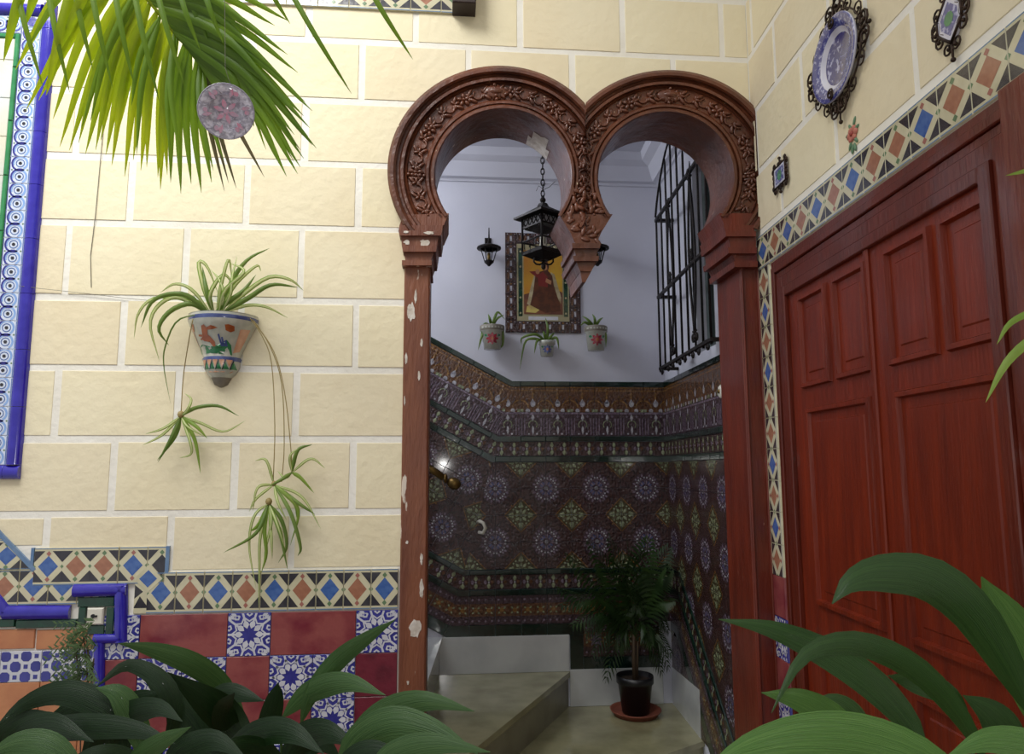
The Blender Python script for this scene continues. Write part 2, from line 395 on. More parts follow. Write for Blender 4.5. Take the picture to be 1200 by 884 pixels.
# blocks
rows_z = [FR.hit(300, y)[1] for y in (668, 601, 515, 433, 352, 266, 190, 115, 44)]
zs = sorted(rows_z); pit = (zs[-1]-zs[1])/(len(zs)-2)
zs = [zs[1]-pit]+zs[1:]+[zs[-1]+pit*(k+1) for k in range(4)]
zdado = FR.hit(330, 667)[1]
A = FR.hit(424, 80)[0]; A2 = FR.hit(154, 228)[0]; A3 = FR.hit(290, 228)[0]
B_ = [FR.hit(358, 150)[0], FR.hit(219, 309)[0], FR.hit(70, 473)[0]]
P = .429 if False else (A-A2)/2
print('pitch', P, pit, A, A2, A3, B_)
J = .025
strip_top = lambda x: None
nb = 0
cut_names = []
for r in range(len(zs)-1):
    z0, z1 = zs[r]+J/2, zs[r+1]-J/2
    par = (len(zs)-1-r)   # rows counted so that the 44-115 row has parity of A
    row44 = zs.index(min(zs, key=lambda q: abs(q-FR.hit(300, 115)[1])))
    base = A if (r-row44) % 2 == 0 else A-P/2
    k = -8
    while base+k*P < Xc:
        x0, x1 = base+k*P+J/2, base+(k+1)*P-J/2; k += 1
        x0 = max(x0, XL); x1 = min(x1, Xc-.001)
        if x1-x0 < .03: continue
        zz0 = max(z0, zdado+.004)
        if x1 < FR.hit(160, 640)[0]: zz0 = max(z0, FR.hit(120, 640)[1]+.006)
        if z1-zz0 < .02: continue
        j = [rnd.uniform(-.002, .002) for _ in range(6)]
        mb = MB(); mb.bx(FR, x0+j[0], x1+j[1], zz0+j[2], z1+j[3], -.001, .0024+j[4]*.3, 0, .0012)
        b = mb.build('block', cream if rnd.random() < .7 else cream2, wall_front); nb += 1
        lx0, lx1 = FR.hit(450, 250)[0], Xc
        if x1 > lx0 and z0 < FR.hit(585, 76)[1]: cut_names.append(b)
        if x0 > FR.hit(486, 400)[0] and z1 < FR.hit(600, 200)[1]:
            cut_names.remove(b) if b in cut_names else None
            bpy.data.objects.remove(b)
for b in cut_names:
    boolean(b, cutter)
    if len(b.data.polygons) < 3: bpy.data.objects.remove(b)
bpy.data.objects.remove(cutter)
# right wall blocks, above the tile strip over the door
stz = RT.hit(1000, 186)[1]         # top of the strip
print('strip top z', stz, RT.hit(889, 281), RT.hit(1199, 14))
zb = stz+.03
jx = RT.hit(911, 120)[0]
for r in range(len(zs)-1):
    z0, z1 = max(zs[r]+J/2, zb), zs[r+1]-J/2
    if z1-z0 < .02: continue
    base = jx+(0 if (r-row44) % 2 == 0 else P/2)
    for k in range(-4, 8):
        x0, x1 = base+k*P+J/2, base+(k+1)*P-J/2
        x0 = max(x0, -FR.w(Xc, 0).y+.012); x1 = min(x1, 2.0)
        if x1-x0 < .03: continue
        mb = MB(); mb.bx(RT, x0, x1, z0, z1, -.001, .0024+rnd.uniform(-.0005, .0005), 0, .0012); mb.build('block', cream2 if rnd.random() < .6 else cream, wall_right)

# ---------------- hall behind the arches
zf = BK.hit(790, 824)[1]; zt = BK.hit(650, 787)[1]
zc = BK.hit(640, 193)[1]
print('zf', zf, 'zt', zt, 'ceil', zc, 'dado', BK.hit(700, 449)[1])
hb = MB(); hb.bx(BK, -1.6, BK.hit(779, 450)[0]+.25, -.05, zc+.5, -.2, 0); wall_back = struct(hb.build('wall_back', white_w))
# right hall wall with window opening
wy0, wy1, wz0, wz1 = 3.27, 3.56, IR.hit(838, 404)[1], 3.02
hr = MB(); y0, y1 = FR.w(Xc, 0).y+.0, DB+.1
hr.wbox(XI, XI+.2, D+.14, wy0, -.05, zc+.5); hr.wbox(XI, XI+.2, wy1, y1, -.05, zc+.5)
hr.wbox(XI, XI+.2, wy0, wy1, -.05, wz0); hr.wbox(XI, XI+.2, wy0, wy1, wz1, zc+.5)
wall_hall = struct(hr.build('wall_hall_right', white_w))
hl = MB(); hl.wbox(-1.75, -1.6, D+.0, DB+.1, -.05, zc+.5); struct(hl.build('wall_hall_left', white_w))
ce = MB(); ce.wbox(-1.7, XI+.2, D+.12, DB+.2, zc+.04, zc+.16); ceiling = struct(ce.build('ceiling', white_w))
# cornice (cove)
zk = BK.hit(640, 214)[1]
prof = [(0, zk-.012), (.012, zk-.012), (.02, zk), (.05, zk+.004), (.062, zk+.03), (.085, zc-.03), (.13, zc-.008), (.14, zc+.04), (0, zc+.04)]
cm = MB(); xa, xb = -1.6, BK.hit(779, 450)[0]
n = len(prof); vs = [BK.w(xa, z, o) for o, z in prof]+[BK.w(xb-o, z, o) for o, z in prof]
cm.add(vs, [(i, i+1, n+i+1, n+i) for i in range(n-1)])
vs = [V((XI-o, BK.w(xb, 0).y-o, z)) for o, z in prof]+[V((XI-o, D+.2, z)) for o, z in prof]
cm.add(vs, [(i, i+1, n+i+1, n+i) for i in range(n-1)])
struct(cm.build('trim_1', white_w))
# landing, steps
e0 = zhit(825, 866, zf); e1 = zhit(776, 884, zf); dd = (e1-e0).normalized()
W = Frame((0, 0, 0), (1, 0, 0))
def slab(mb, poly, z0, z1, mi=0):
    if area2(poly) < 0: poly = poly[::-1]
    n = len(poly); mb.add([V((x, y, z1)) for x, y in poly]+[V((x, y, z0)) for x, y in poly], [tuple(range(n)), tuple(range(2*n-1, n-1, -1))]+[(i, i+n, (i+1) % n+n, (i+1) % n) for i in range(n)], mi)
r0 = BK.hw(666, 787); r1 = zhit(560, 872, zt); rdir = (r1-r0).normalized(); rend = r0+rdir*((r0.y-(D+.23))/-rdir.y)
print('riser', r0, r1, rend, 'landing edge', e0, e1)
pe = e0+dd*.55
yb = lambda x: BK.w(x, 0).y-.001
lm = MB(); slab(lm, [(XI-.001, yb(XI)), (-.2, yb(-.2)), (-.2, D+.23), (pe.x, D+.23), (pe.x, pe.y), (e0.x, e0.y), (XI-.001, e0.y)], -.02, zf-.025, 0)
landing = struct(lm.build('trim_2', marb_f))
lt = MB(); slab(lt, [(XI-.001, yb(XI)), (-.2, yb(-.2)), (-.2, D+.23), (pe.x-.02, D+.225), (pe.x-.02, pe.y-.02), (e0.x, e0.y-.025), (XI-.001, e0.y-.025)], zf-.025, zf, 0)
lt.build('tread', marb_f, landing)
st = MB(); slab(st, [(r0.x, yb(r0.x)), (-.9, yb(-.9)), (-.9, D+.23), (rend.x, rend.y)], zf, zt-.03, 0)
step1 = struct(st.build('trim_3', mat('riser_marble', (138, 134, 112), .3, (112, 108, 90), 6, .4, .7, coat=.2)))
st = MB(); n_ = V((-rdir.y, rdir.x, 0)); n_ = n_ if n_.x > 0 else -n_
slab(st, [(r0.x+n_.x*.015, yb(r0.x)), (-.9, yb(-.9)), (-.9, D+.23), (rend.x+n_.x*.015, rend.y)], zt-.03, zt, 0); st.build('tread', marb_f, step1)
x2 = BK.hw(515, 787).x
st = MB(); slab(st, [(x2, yb(x2)), (-1.2, yb(-1.2)), (-1.2, D+.23), (x2-.02, D+.23)], zt, zt+.17, 0); step2 = struct(st.build('trim_4', marb))
st = MB(); slab(st, [(x2+.015, yb(x2)), (-1.2, yb(-1.2)), (-1.2, D+.23), (x2-.005, D+.23)], zt+.17, zt+.2, 0); st.build('tread', marb, step2)
for q in (1, 2, 3):
    st = MB(); slab(st, [(x2-.27*q, yb(x2)-.05), (-1.55, yb(-1.2)-.05), (-1.55, D+.23), (x2-.27*q, D+.23)], zt+.2*q, zt+.2*q+.2, 0); struct(st.build('trim_%d' % (4+q), marb))
# marble skirting pieces
def skirt(fr, x0, x1, z0, z1, par, off=.012):
    mb = MB(); mb.bx(fr, x0, x1, z0, z1, -.001, off, 0, .002); return mb.build('skirting_slab', marb, par)
xs = BK.hit(667, 760)[0]; zsk = BK.hit(600, 745)[1]
skirt(BK, BK.hit(515, 760)[0], xs, zt, zsk, wall_back)
skirt(BK, xs+.001, BK.hit(779, 800)[0]-.012, zf, BK.hit(720, 783)[1], wall_back)
mb = MB(); a_ = IR.hit(826, 813); b_ = IR.hit(790, 785)
mb.prism(IR, [(-DB-.05, zf), (-e0.y, zf), (-e0.y, a_[1]), (-DB-.05, BK.hit(720, 783)[1])], -.001, .012); mb.build('skirting_slab', marb, wall_hall)

# ---------------- hall dado tiling: bands as (t0, t1, kind); t measured from the top bend
P0 = BK.hit(600, 447)
q1 = BK.hit(505, 395); ang = math.atan2(q1[1]-P0[1], P0[0]-q1[0]); print('slope deg', math.degrees(ang))
tt = lambda y: BK.hit(700, y)[1]-BK.hit(700, 449)[1]
TN = tan(ang/2)
TWD = BK.hit(669, 575)[0]-BK.hit(610, 575)[0]; TWD /= 2; print('tile', TWD)
DM = [d_base, d_oliv, d_lgr, d_pur, d_dpur, d_blu, d_wht, d_brn, d_amb, d_trim]
def field_layers(w):
    # green cross at (0,0), lilac rosette at (w,w)
    L = [([(0, 0), (.60*w, 0), (0, .60*w)], 0, 1)]
    for a in (0, 90):
        c, s = cos(R(a)), sin(R(a))
        L += [(petal(0, 0, R(a), .06*w, .26*w, .10*w), 1, 2), (petal(.27*w*c, .27*w*s, R(a), 0, .24*w, .15*w), 1, 2)]
        for q in (-1, 1): L.append((petal(.26*w*c, .26*w*s, R(a+q*48), .01*w, .15*w, .06*w), 1, 2))
    L += [(petal(0, 0, R(45), .08*w, .3*w, .11*w), 1, 2), (circ(0, 0, .06*w), 1, 2), (circ(.30*w, .21*w, .035*w, 6), 1, 2), (circ(.21*w, .30*w, .035*w, 6), 1, 2),
          (circ(.36*w, .36*w, .03*w, 6), 1, 8)]
    L += [(p, 1, 8) for p in [[(.62*w, 0), (.66*w, 0), (0, .66*w), (0, .62*w)]]]
    L += [([(w, .42*w)]+[(w+.58*w*cos(R(a)), w+.58*w*sin(R(a))) for a in range(262, 186, -9)]+[(.42*w, w), (w, w)], 0, 4)]
    L += [(circ(w, w, .07*w), 2, 6)]
    for a in (188, 210, 225, 240, 262):
        L.append((petal(w, w, R(a), .12*w, .30*w, .08*w), 1, 5 if a in (210, 240) else 3))
        L.append((circ(w+.40*w*cos(R(a)), w+.40*w*sin(R(a)), .038*w, 6), 1, 6))
    for a in (198, 218, 232, 252):
        L.append((petal(w, w, R(a), .42*w, .56*w, .08*w), 1, 3))
    L += [(p, 1, 3) for p in arcs(w, w, .33*w, .018*w, R(184), R(266), 5)]
    return L
def rotl(L, w, k):
    def rt(p):
        x, y = p
        for _ in range(k % 4): x, y = w-y, x
        return (x, y)
    return [([rt(p) for p in poly], lv, m) for poly, lv, m in L]
def frieze_top(w, h):
    L = [(rect(0, h*.82, w, h*.98), 0, 8), (rect(0, h*.86, w, h*.94), 1, 7)]
    for cx in (0, w): L += [(p, 1, 8) for p in arcs(cx, h*.15, w*.30, w*.05, R(5) if cx == 0 else R(95), R(85) if cx == 0 else R(175), 4)]
    L += [(petal(w/2, h*.45, R(90), 0, h*.36, w*.10), 1, 8)]+[(petal(w/2+q*w*.18, h*.3, R(90-q*20), 0, h*.3, w*.07), 1, 0) for q in (-1, 1)]
    L += [(circ(w/2, h*.30, w*.10, 8), 1, 6), ([(w*.38, h*.34), (w*.62, h*.34), (w/2, h*.52)], 1, 6), (circ(w*.3, h*.06, w*.09, 8), 1, 6), (circ(w*.7, h*.06, w*.09, 8), 1, 6)]
    L += [(circ(0, h*.6, w*.06, 6), 1, 8), (circ(w, h*.6, w*.06, 6), 1, 8), (rect(0, 0, w*.12, h*.12), 1, 2), (rect(w*.88, 0, w, h*.12), 1, 2)]
    return L
def frieze_low(w, h):
    L = [(rect(0, h*.92, w, h*.99), 0, 3)]
    for x in (.06, .17, .83, .94): L.append((rect(w*x-w*.022, h*.05, w*x+w*.022, h*.75), 1, 3))
    L += [(p, 1, 2) for p in arcs(w/2, h*.48, w*.15, w*.035, R(-40), R(220), 10)]
    L += [(petal(w/2, h*.05, R(90), 0, h*.4, w*.10), 1, 6), (petal(w/2, h*.62, R(90), 0, h*.3, w*.12), 1, 6), (circ(w*.34, h*.1, w*.04, 6), 1, 6), (circ(w*.66, h*.1, w*.04, 6), 1, 6),
          (circ(w*.3, h*.82, w*.05, 6), 1, 3), (circ(w*.7, h*.82, w*.05, 6), 1, 3)]
    return L
def chain_b(w, h):
    L = []
    for q in (0, 1):
        cx = w*(.25+.5*q)
        L += [(petal(cx, h/2, R(90), h*.05, h*.46, w*.14), 1, 2), (petal(cx, h/2, R(270), h*.05, h*.46, w*.14), 1, 2), (circ(cx, h/2, w*.035, 6), 1, 6),
              (petal(cx, h/2, 0, w*.07, w*.2, h*.3), 1, 7), (petal(cx, h/2, pi, w*.07, w*.2, h*.3), 1, 3)]
    return L
def base_b(w, h):
    L = [(rect(0, h*.3, w, h*.72), 0, 7)]
    for q in range(4):
        cx = w*(.125+.25*q); L += [(circ(cx, h*.86, w*.045, 6), 1, 3), (circ(cx, h*.14, w*.045, 6), 1, 3)]
    for q in (0, 1):
        cx = w*(.25+.5*q); L += [(circ(cx, h*.5, w*.09, 8), 1, 8)]+[(petal(cx, h*.5, R(a), w*.08, w*.2, w*.07), 1, 2) for a in (40, 140, 220, 320)]
    return L
ylev = [449, 455, 485, 513, 519, 536, 543, 667, 673, 690, 697, 731, 745]
tl = [tt(y) for y in ylev]
kinds = ['pencil', 'ftop', 'flow', 'pencil', 'chain', 'pencil', 'field', 'pencil', 'chain', 'pencil', 'baseb', 'green']
CACHE = {}
def kind_tile(kd, w, h, i, j):
    if kd in ('pencil', 'green'): return ('green_trim_tile', 9, [], .016 if kd == 'pencil' else .010)
    if kd == 'ftop': return ('frieze_tile', 7, frieze_top(w, h), .010)
    if kd == 'flow': return ('frieze_tile', 4, frieze_low(w, h), .010)
    if kd == 'chain': return ('border_tile', 0, chain_b(w, h), .010)
    if kd == 'baseb': return ('border_tile', 4, base_b(w, h), .010)
def lay(fr, org, a, t0, t1, s0, s1, kd, halfs, par, ph=0):
    """tiles in the rotated (s,t) system about org; halfs: half planes in (s,t)"""
    h = t1-t0; w = TWD
    ca, sa = cos(-a), sin(-a)
    nr = max(1, round(h/TWD)) if kd == 'field' else 1; hh = h/nr
    k0 = math.floor((s0-ph)/w); k1 = math.ceil((s1-ph)/w)
    for k in range(k0, k1):
        for r in range(nr):
            s, t = ph+k*w, t0+r*hh
            cs = rect(s, t, s+w, t+hh)
            inside = all(A_*x+B__*y <= C_+1e-9 for A_, B__, C_ in halfs for x, y in cs)
            if not inside and not clipall(cs, halfs): continue
            if kd == 'field':
                rot = {(0, 1): 0, (1, 1): 1, (1, 0): 2, (0, 0): 3}[(k % 2, (nr-1-r) % 2)]
                nm, base, L, th = 'patterned_tile', 0, None, .010
                key = (kd, rot, round(hh, 4))
            else:
                rot = 0; nm, base, L, th = kind_tile(kd, w, hh, k, r); key = (kd, 0, round(hh, 4))
            if inside and key in CACHE: me = CACHE[key]
            else:
                if kd == 'field': L = [([(x, y*hh/w) for x, y in p], lv, m) for p, lv, m in rotl(field_layers(w), w, rot)]
                cl = None if inside else [(A_, B__, C_-A_*s-B__*t) for A_, B__, C_ in halfs]
                me = tile_mesh(nm, w, hh, th, DM, base, L, cl, .003 if kd == 'pencil' else .0012)
                if me is None: continue
                if inside: CACHE[key] = me
            x, z = org[0]+s*ca-t*sa, org[1]+s*sa+t*ca
            put_tile(nm, me, par, fr, x, z, 0, -a)
xcor = BK.hit(779, 450)[0]
phx = BK.hit(610, 575)[0]-P0[0]
for i, kd in enumerate(kinds):
    t1, t0 = tl[i], tl[i+1]
    # right of the bend; keep s >= t*TN
    hs = [(-1, TN, 0), (1, 0, xcor-P0[0]-.002)]
    lay(BK, P0, 0, t0, t1, t1*TN-.3, xcor-P0[0], kd, hs if kd != 'green' else hs+[(1, 0, xs+.0795-P0[0])], wall_back, phx)
    # left, rotated: s <= -t*TN
    lay(BK, P0, ang, t0, t1, -.85, -t0*TN+.02, kd, [(1, TN, 0)], wall_back, -.10)
# below the step on the right of the skirting
gz0, gz1 = BK.hit(720, 783)[1], BK.hit(720, 769)[1]
zt_, zb_ = P0[1]+tl[-1], P0[1]+tl[-2]
me = tile_mesh('green_trim_tile', .075, zt_-gz0, .010, DM, 9, []); put_tile('green_trim_tile', me, wall_back, BK, xs+.004, gz0)
k = 0; x = xs+.0795
me = tile_mesh('green_trim_tile', TWD, gz1-gz0, .010, DM, 9, []); me2 = tile_mesh('patterned_tile', TWD, zb_-gz1, .010, DM, 0, [(p, l, m) for p, l, m in base_b(TWD, zb_-gz1)]+[(petal(TWD/2, (zb_-gz1)*.5, R(a), 0, TWD*.3, TWD*.12), 1, 3) for a in range(0, 360, 45)])
while x+TWD < xcor-.005:
    put_tile('green_trim_tile', me, wall_back, BK, x, gz0); put_tile('patterned_tile', me2, wall_back, BK, x, gz1); x += TWD
# right hall wall: same levels; lower bands follow the stair down towards the viewer
corx = -BK.w(xcor, 0).y
Pb = (IR.hit(800, 700)[0], P0[1]+tl[7]); aR = R(36); TR = tan(aR/2)
lay_r = lambda t0, t1, kd: None
win_l, win_r = -wy1, -wy0
for i, kd in enumerate(kinds):
    t1, t0 = tl[i], tl[i+1]
    org = (corx, P0[1])
    if i < 7:
        if kd == 'field':
            zlo = 0
            # field runs on below, down to the sloping border: rows continue
            rows = [(t0, t1)]
            lay(IR, org, 0, t0, t1, 0, 1.35, kd, [(-1, 0, -.003), (1, 0, 1.32)], wall_hall)
            sl = tan(aR)
            n_more = 6; hrow = (t1-t0)/4
            bx_, bz_ = Pb[0]-org[0], tl[7]
            lay(IR, org, 0, t0-4*hrow, t0, 0, 1.35, kd, [(-1, 0, -.003), (1, 0, 1.32), (-sl, -1, -(bz_+sl*bx_))], wall_hall)
        else: lay(IR, org, 0, t0, t1, 0, 1.35, kd, [(-1, 0, -.003), (1, 0, 1.32)], wall_hall)
    else:
        to0, to1 = t0-tl[7], t1-tl[7]
        lay(IR, Pb, 0, to0, to1, corx-Pb[0]-.05, .3, kd, [(1, -TR, 0), (-1, 0, -(corx-Pb[0]+.003))], wall_hall)
        lay(IR, Pb, aR, to0, to1, -.2, 1.6, kd, [(-1, -TR, 0), (cos(aR), sin(aR), 1.30-(Pb[0]-corx))], wall_hall)

# dark tiles under the sloping border, above the skirting
tB = tl[-1]-tl[7]
cB, sB = cos(aR), sin(aR)
# bottom edge of the rotated bands: points Pb + s(c,-s)+tB(s,c)
qx, qz = Pb[0]+tB*sB-corx, Pb[1]+tB*cB-P0[1]
lay(IR, (corx, P0[1]), 0, zf-P0[1], tl[-1]+.02, 0, 1.3, 'field', [(-1, 0, -.014), (1, 0, 1.3), (sB, cB, sB*qx+cB*qz)], wall_hall)
# ================================================================== ARCH
def fpt(px, py, off): return FR.hw(px, py, off)
arch = thing('horseshoe_arch', FR.hw(686, 300), 'reddish brown carved double horseshoe arch with peeling painted posts', 'arch')
PROF = [(0, 0), (0, .046), (.05, .056), (.12, .056), (.17, .046), (.19, .030), (.24, .030), (.27, .042), (.33, .042), (.36, .024), (.40, .030), (.43, .020), (.78, .020), (.81, .034), (.86, .034), (.885, .026), (.91, .040), (.97, .040), (1, .030)]
for k, nm in ((0, 'arch_ring'), (1, 'arch_ring')):
    mb = MB(); rows = []
    angs = [R(216-252*i/96) for i in range(97)]
    for a in angs:
        row = []
        for s_, off in PROF:
            px, py = band_px(k, a, s_)
            if k == 0: px = min(px, MID)
            else: px = max(px, MID)
            x, z = FR.hit(px, py, off)
            row.append(FR.w(min(x, Xc-.004), z, off))
        px, py = band_px(k, a, 1); x, z = FR.hit(px, py, .03); row.append(FR.w(min(x, Xc-.004), z, -TW-.003))
        px, py = band_px(k, a, .35); px = min(px, MID) if k == 0 else max(px, MID); x, z = FR.hit(px, py, .03); row.append(FR.w(min(x, Xc-.004), z, -TW-.003))
        rows.append(row)
    n = len(rows[0]); b = [v for r in rows for v in r]
    mb.add(b, [(i*n+j, i*n+j+1, (i+1)*n+j+1, (i+1)*n+j) for i in range(96) for j in range(n-1)], 0, False)
    mb.build(nm, arch_m, arch)
# carved relief: leaves, rosettes and bars in the sunk band
for k in (0, 1):
    mb = MB()
    def P_(a, s_, off=.024):
        px, py = band_px(k, a, s_); px = min(px, MID-2) if k == 0 else max(px, MID+2)
        x, z = FR.hit(px, py, off); return FR.w(min(x, Xc-.01), z, off)
    a = 211.0; i = 0
    while a > -30:
        ar = R(a); c = P_(ar, .60)
        t = (P_(R(a-2), .60)-c); 
        if t.length < 1e-5: a -= 5; continue
        t = t.normalized(); r_ = (P_(ar, .75)-c); 
        r_ = r_.normalized() if r_.length > 1e-5 else FR.Z; y = FR.Y
        if (k == 0 and a < 30 and a > -10 and P_(ar, 0).x > FR.hw(685, 200).x-.0) and False: pass
        m = i % 6
        if m == 0:
            for q in range(5):
                th = q*2*pi/5; dv = t*cos(th)+r_*sin(th); mb.ell(c+dv*.016, dv*.013, (t*-sin(th)+r_*cos(th))*.008, y*-.009)
            mb.ell(c, t*.008, r_*.008, y*-.014)
        elif m in (1, 5, 3):
            for q in (-1, 1):
                dv = (t*.8+r_*q*.75).normalized(); mb.ell(c+r_*q*.017, dv*.020, dv.cross(y)*.007, y*-.008)
                dv2 = (t*-.5+r_*q).normalized(); mb.ell(c+r_*q*.009-t*.012, dv2*.012, dv2.cross(y)*.006, y*-.007)
            mb.ell(c, t*.014, r_*.006, y*-.009)
        else:
            pts = [c+t*(.018*cos(th)-.004)+r_*(.018*sin(th)) for th in [x*.55 for x in range(9)]]
            mb.tube(pts, [.0055*(1-.06*x) for x in range(9)], 5)
        i += 1; a -= 5.2 if m else 5.6
    for a in (181, 94, 5) if k == 0 else (176, 88, -1):
        ar = R(a); u = [P_(ar, s_, .028) for s_ in (.44, .52, .60, .68, .77)]
        for dlt in (-2.2, 2.2):
            mb.tube([P_(R(a+dlt), s_, .026) for s_ in (.44, .60, .77)], .005, 5)
        for q in u: mb.ell(q, FR.X*.008, FR.Z*.008, FR.Y*-.008)
    # top cartouche
    ca = R(94 if k == 0 else 88); c = P_(ar, .6); c = P_(ca, .60, .022); mb.ell(c, FR.X*.055, FR.Z*.028, FR.Y*-.012, 0, 14, 6); mb.ell(c, FR.X*.035, FR.Z*.016, FR.Y*-.02, 0, 12, 5)
    o = mb.build('carving', arch_m, arch)
def px_prism(mb, pts, off, back=-TW):
    pl = [FR.hit(x, y, off) for x, y in pts]; pl = [(min(x, Xc-.004), z) for x, z in pl]
    if area2(pl) < 0: pl = pl[::-1]
    mb.prism(FR, pl, back, off)
# left capital and post
mb = MB()
for pts, off in [([(473, 252), (526, 250), (520, 264), (468, 264)], .034), ([(468, 264), (519, 264), (518, 271), (467, 271)], .050), ([(467, 270), (518, 270), (517, 276), (468, 276)], .058), ([(470, 276), (514, 276), (512, 289), (471, 289)], .045),
                 ([(471, 288), (512, 288), (511, 295), (472, 295)], .052), ([(473, 295), (509, 295), (505, 305), (475, 305)], .036), ([(471, 305), (506, 305), (506, 311), (471, 311)], .048)]: px_prism(mb, pts, off)
mb.build('capital', postm, arch)
mb = MB(); xa_, xb_ = FR.hit(474, 316, .02), FR.hit(501, 316, .02)
xl2 = FR.hit(466, 884, .02)[0]; xr2 = FR.hit(498, 884, .02)[0]
def post(x0, x1, ztop, mats, off=.02, flutes=3):
    mb = MB(); mb.bx(FR, x0, x1, 0, ztop, -TW, off, 0, .006)
    if flutes:
        e = (x1-x0)/6
        mb.bx(FR, x0+e*.2, x0+e*.9, .2, ztop-.02, off-.001, off+.008, 0, .003); mb.bx(FR, x1-e*.9, x1-e*.2, .2, ztop-.02, off-.001, off+.008, 0, .003)
    return mb.build('post', mats, arch)
post(min(xa_[0], xl2), xr2, xa_[1]+.02, [postm], .02, 0)
# right
mb = MB()
for pts, off in [([(843, 250), (884, 250), (884, 265), (849, 265)], .034), ([(848, 264), (884, 264), (884, 272), (850, 272)], .050), ([(850, 271), (886, 271), (886, 277), (851, 277)], .058), ([(854, 277), (886, 277), (886, 290), (856, 290)], .045),
                 ([(853, 290), (887, 290), (887, 297), (854, 297)], .055), ([(858, 297), (887, 297), (887, 307), (862, 307)], .040), ([(860, 306), (888, 306), (888, 313), (861, 313)], .050)]: px_prism(mb, pts, off)
mb.build('capital', postred, arch)
xr0 = FR.hit(875, 505, .02)[0]
post(xr0, Xc-.004, FR.hit(868, 314, .02)[1]+.02, [postred], .02, 1)
# pendant in the middle
mb = MB()
for pts, off in [([(655, 251), (718, 251), (705, 272), (699, 285), (674, 285), (668, 272)], .034), ([(670, 285), (704, 285), (703, 291), (671, 291)], .055), ([(673, 291), (701, 291), (699, 300), (675, 300)], .042),
                 ([(671, 300), (702, 300), (701, 306), (673, 306)], .052), ([(675, 306), (699, 306), (693, 318), (680, 318)], .040), ([(680, 318), (693, 318), (686, 331), (682, 331)], .034)]: px_prism(mb, pts, off)
mb.build('pendant', arch_m, arch)
mb = MB()
for i in range(44):
    px, py = rnd.uniform(667, 706), rnd.uniform(215, 284); half = 30-abs(py-250)*.25; 
    if abs(px-686) > half*.7: continue
    c = FR.hw(px, py, .035); th = rnd.uniform(0, pi); dv = FR.X*cos(th)+FR.Z*sin(th); mb.ell(c, dv*.020, dv.cross(FR.Y)*.009, FR.Y*-.0055)
mb.build('carving', arch_m, arch)
# bare plaster on the underside of the left ring
mb = MB(); vs = []; nA, nB = 6, 4
for i in range(nA+1):
    for j in range(nB+1):
        a = R(64-24*i/nA); px, py = band_px(0, a, 1); x, z = FR.hit(px, py, .03); cxx, czz = FR.hit(589.5, 206, .03)
        o = -(.07+.15*j/nB)+(rnd.uniform(-.02, .02) if i in (0, nA) or j == 0 else 0); k_ = .996
        vs.append(FR.w(cxx+(x-cxx)*k_, czz+(z-czz)*k_+rnd.uniform(-.002, 0), max(o, -.218)))
mb.add(vs, [(i*(nB+1)+j, i*(nB+1)+j+1, (i+1)*(nB+1)+j+1, (i+1)*(nB+1)+j) for i in range(nA) for j in range(nB) if not (i in (0, nA-1) and j < 2)]); mb.build('paint_chip', flake, arch)
# bare patches where the paint has fallen off
def patch(c, rx, ry, off, fr=FR, seed=1, mt=flake, par=arch, n=15):
    r_ = random.Random(seed); mb = MB(); cx, cz = fr.hit(c[0], c[1], off)
    pl = [(cx+rx*cos(2*pi*k/n)*r_.uniform(.55, 1.1), cz+ry*sin(2*pi*k/n)*r_.uniform(.6, 1.1)) for k in range(n)]
    mb.prism(fr, pl, off-.002, off+.0012); return mb.build('paint_chip', mt, par)
for i, (c, rx, ry) in enumerate([((482, 366), .017, .042), ((487, 347), .006, .03), ((486, 738), .026, .038), ((494, 690), .009, .035), ((494, 402), .006, .02), ((491, 440), .007, .02), ((476, 420), .006, .024), ((494, 655), .006, .022), ((477, 636), .005, .008), ((474, 470), .004, .02), ((478, 800), .005, .008)]):
    patch(c, rx, ry, .0205, seed=i+3)
for i, (c, rx, ry) in enumerate([((503, 273), .022, .007), ((476, 272), .012, .005)]): patch(c, rx, ry, .0585, seed=i+40)
for i, (c, rx, ry) in enumerate([((498, 285), .022, .016), ((477, 284), .013, .010)]): patch(c, rx, ry, .0455, seed=i+50)

# ================================================================== FRONT DADO TILES
UM = [t_cream, t_dark, t_blue, t_org, t_pink, t_green, t_line]
def unit_layers(w, h, c, s1=4, s2=5, lines=True):
    """one mosaic square: diamond in a cream lattice between black triangles"""
    L = []; hb = h*.09 if lines else 0; ht = h*.09 if lines else 0; z0, z1 = hb, h-ht; m = (z0+z1)/2; H = (z1-z0)/2; W2 = w/2; g = .035*w
    if lines: L += [(rect(0, 0, w, h*.04), 0, 6), (rect(0, h*.96, w, h), 0, 6)]
    for sx in (-1, 1):
        for sz in (-1, 1):
            q = .75
            L.append(([(W2+sx*(W2-g*.3), m+sz*H), (W2+sx*W2*(1-q), m+sz*H), (W2+sx*(W2-g*.3), m+sz*H*(1-q))], 0, 1))
    d = .69
    L.append(([(W2, m-H*d), (W2+W2*d, m), (W2, m+H*d), (W2-W2*d, m)], 0, c))
    e = .17
    L.append(([(W2, z1-H*e*.0-H*2*e), (W2+W2*e, z1-H*e), (W2, z1), (W2-W2*e, z1-H*e)], 1, s1)); L.append(([(W2, z0), (W2+W2*e, z0+H*e), (W2, z0+2*H*e), (W2-W2*e, z0+H*e)], 1, s1))
    L.append(([(0, m-H*e), (W2*e, m), (0, m+H*e)], 1, s2)); L.append(([(w, m-H*e), (w, m+H*e), (w-W2*e, m)], 1, s2))
    return L
uw = (FR.hit(450.4, 690)[0]-FR.hit(256, 690)[0])/6; zb0, zb1 = FR.hit(330, 716)[1], FR.hit(330, 668)[1]; uh = zb1-zb0
UC = {}
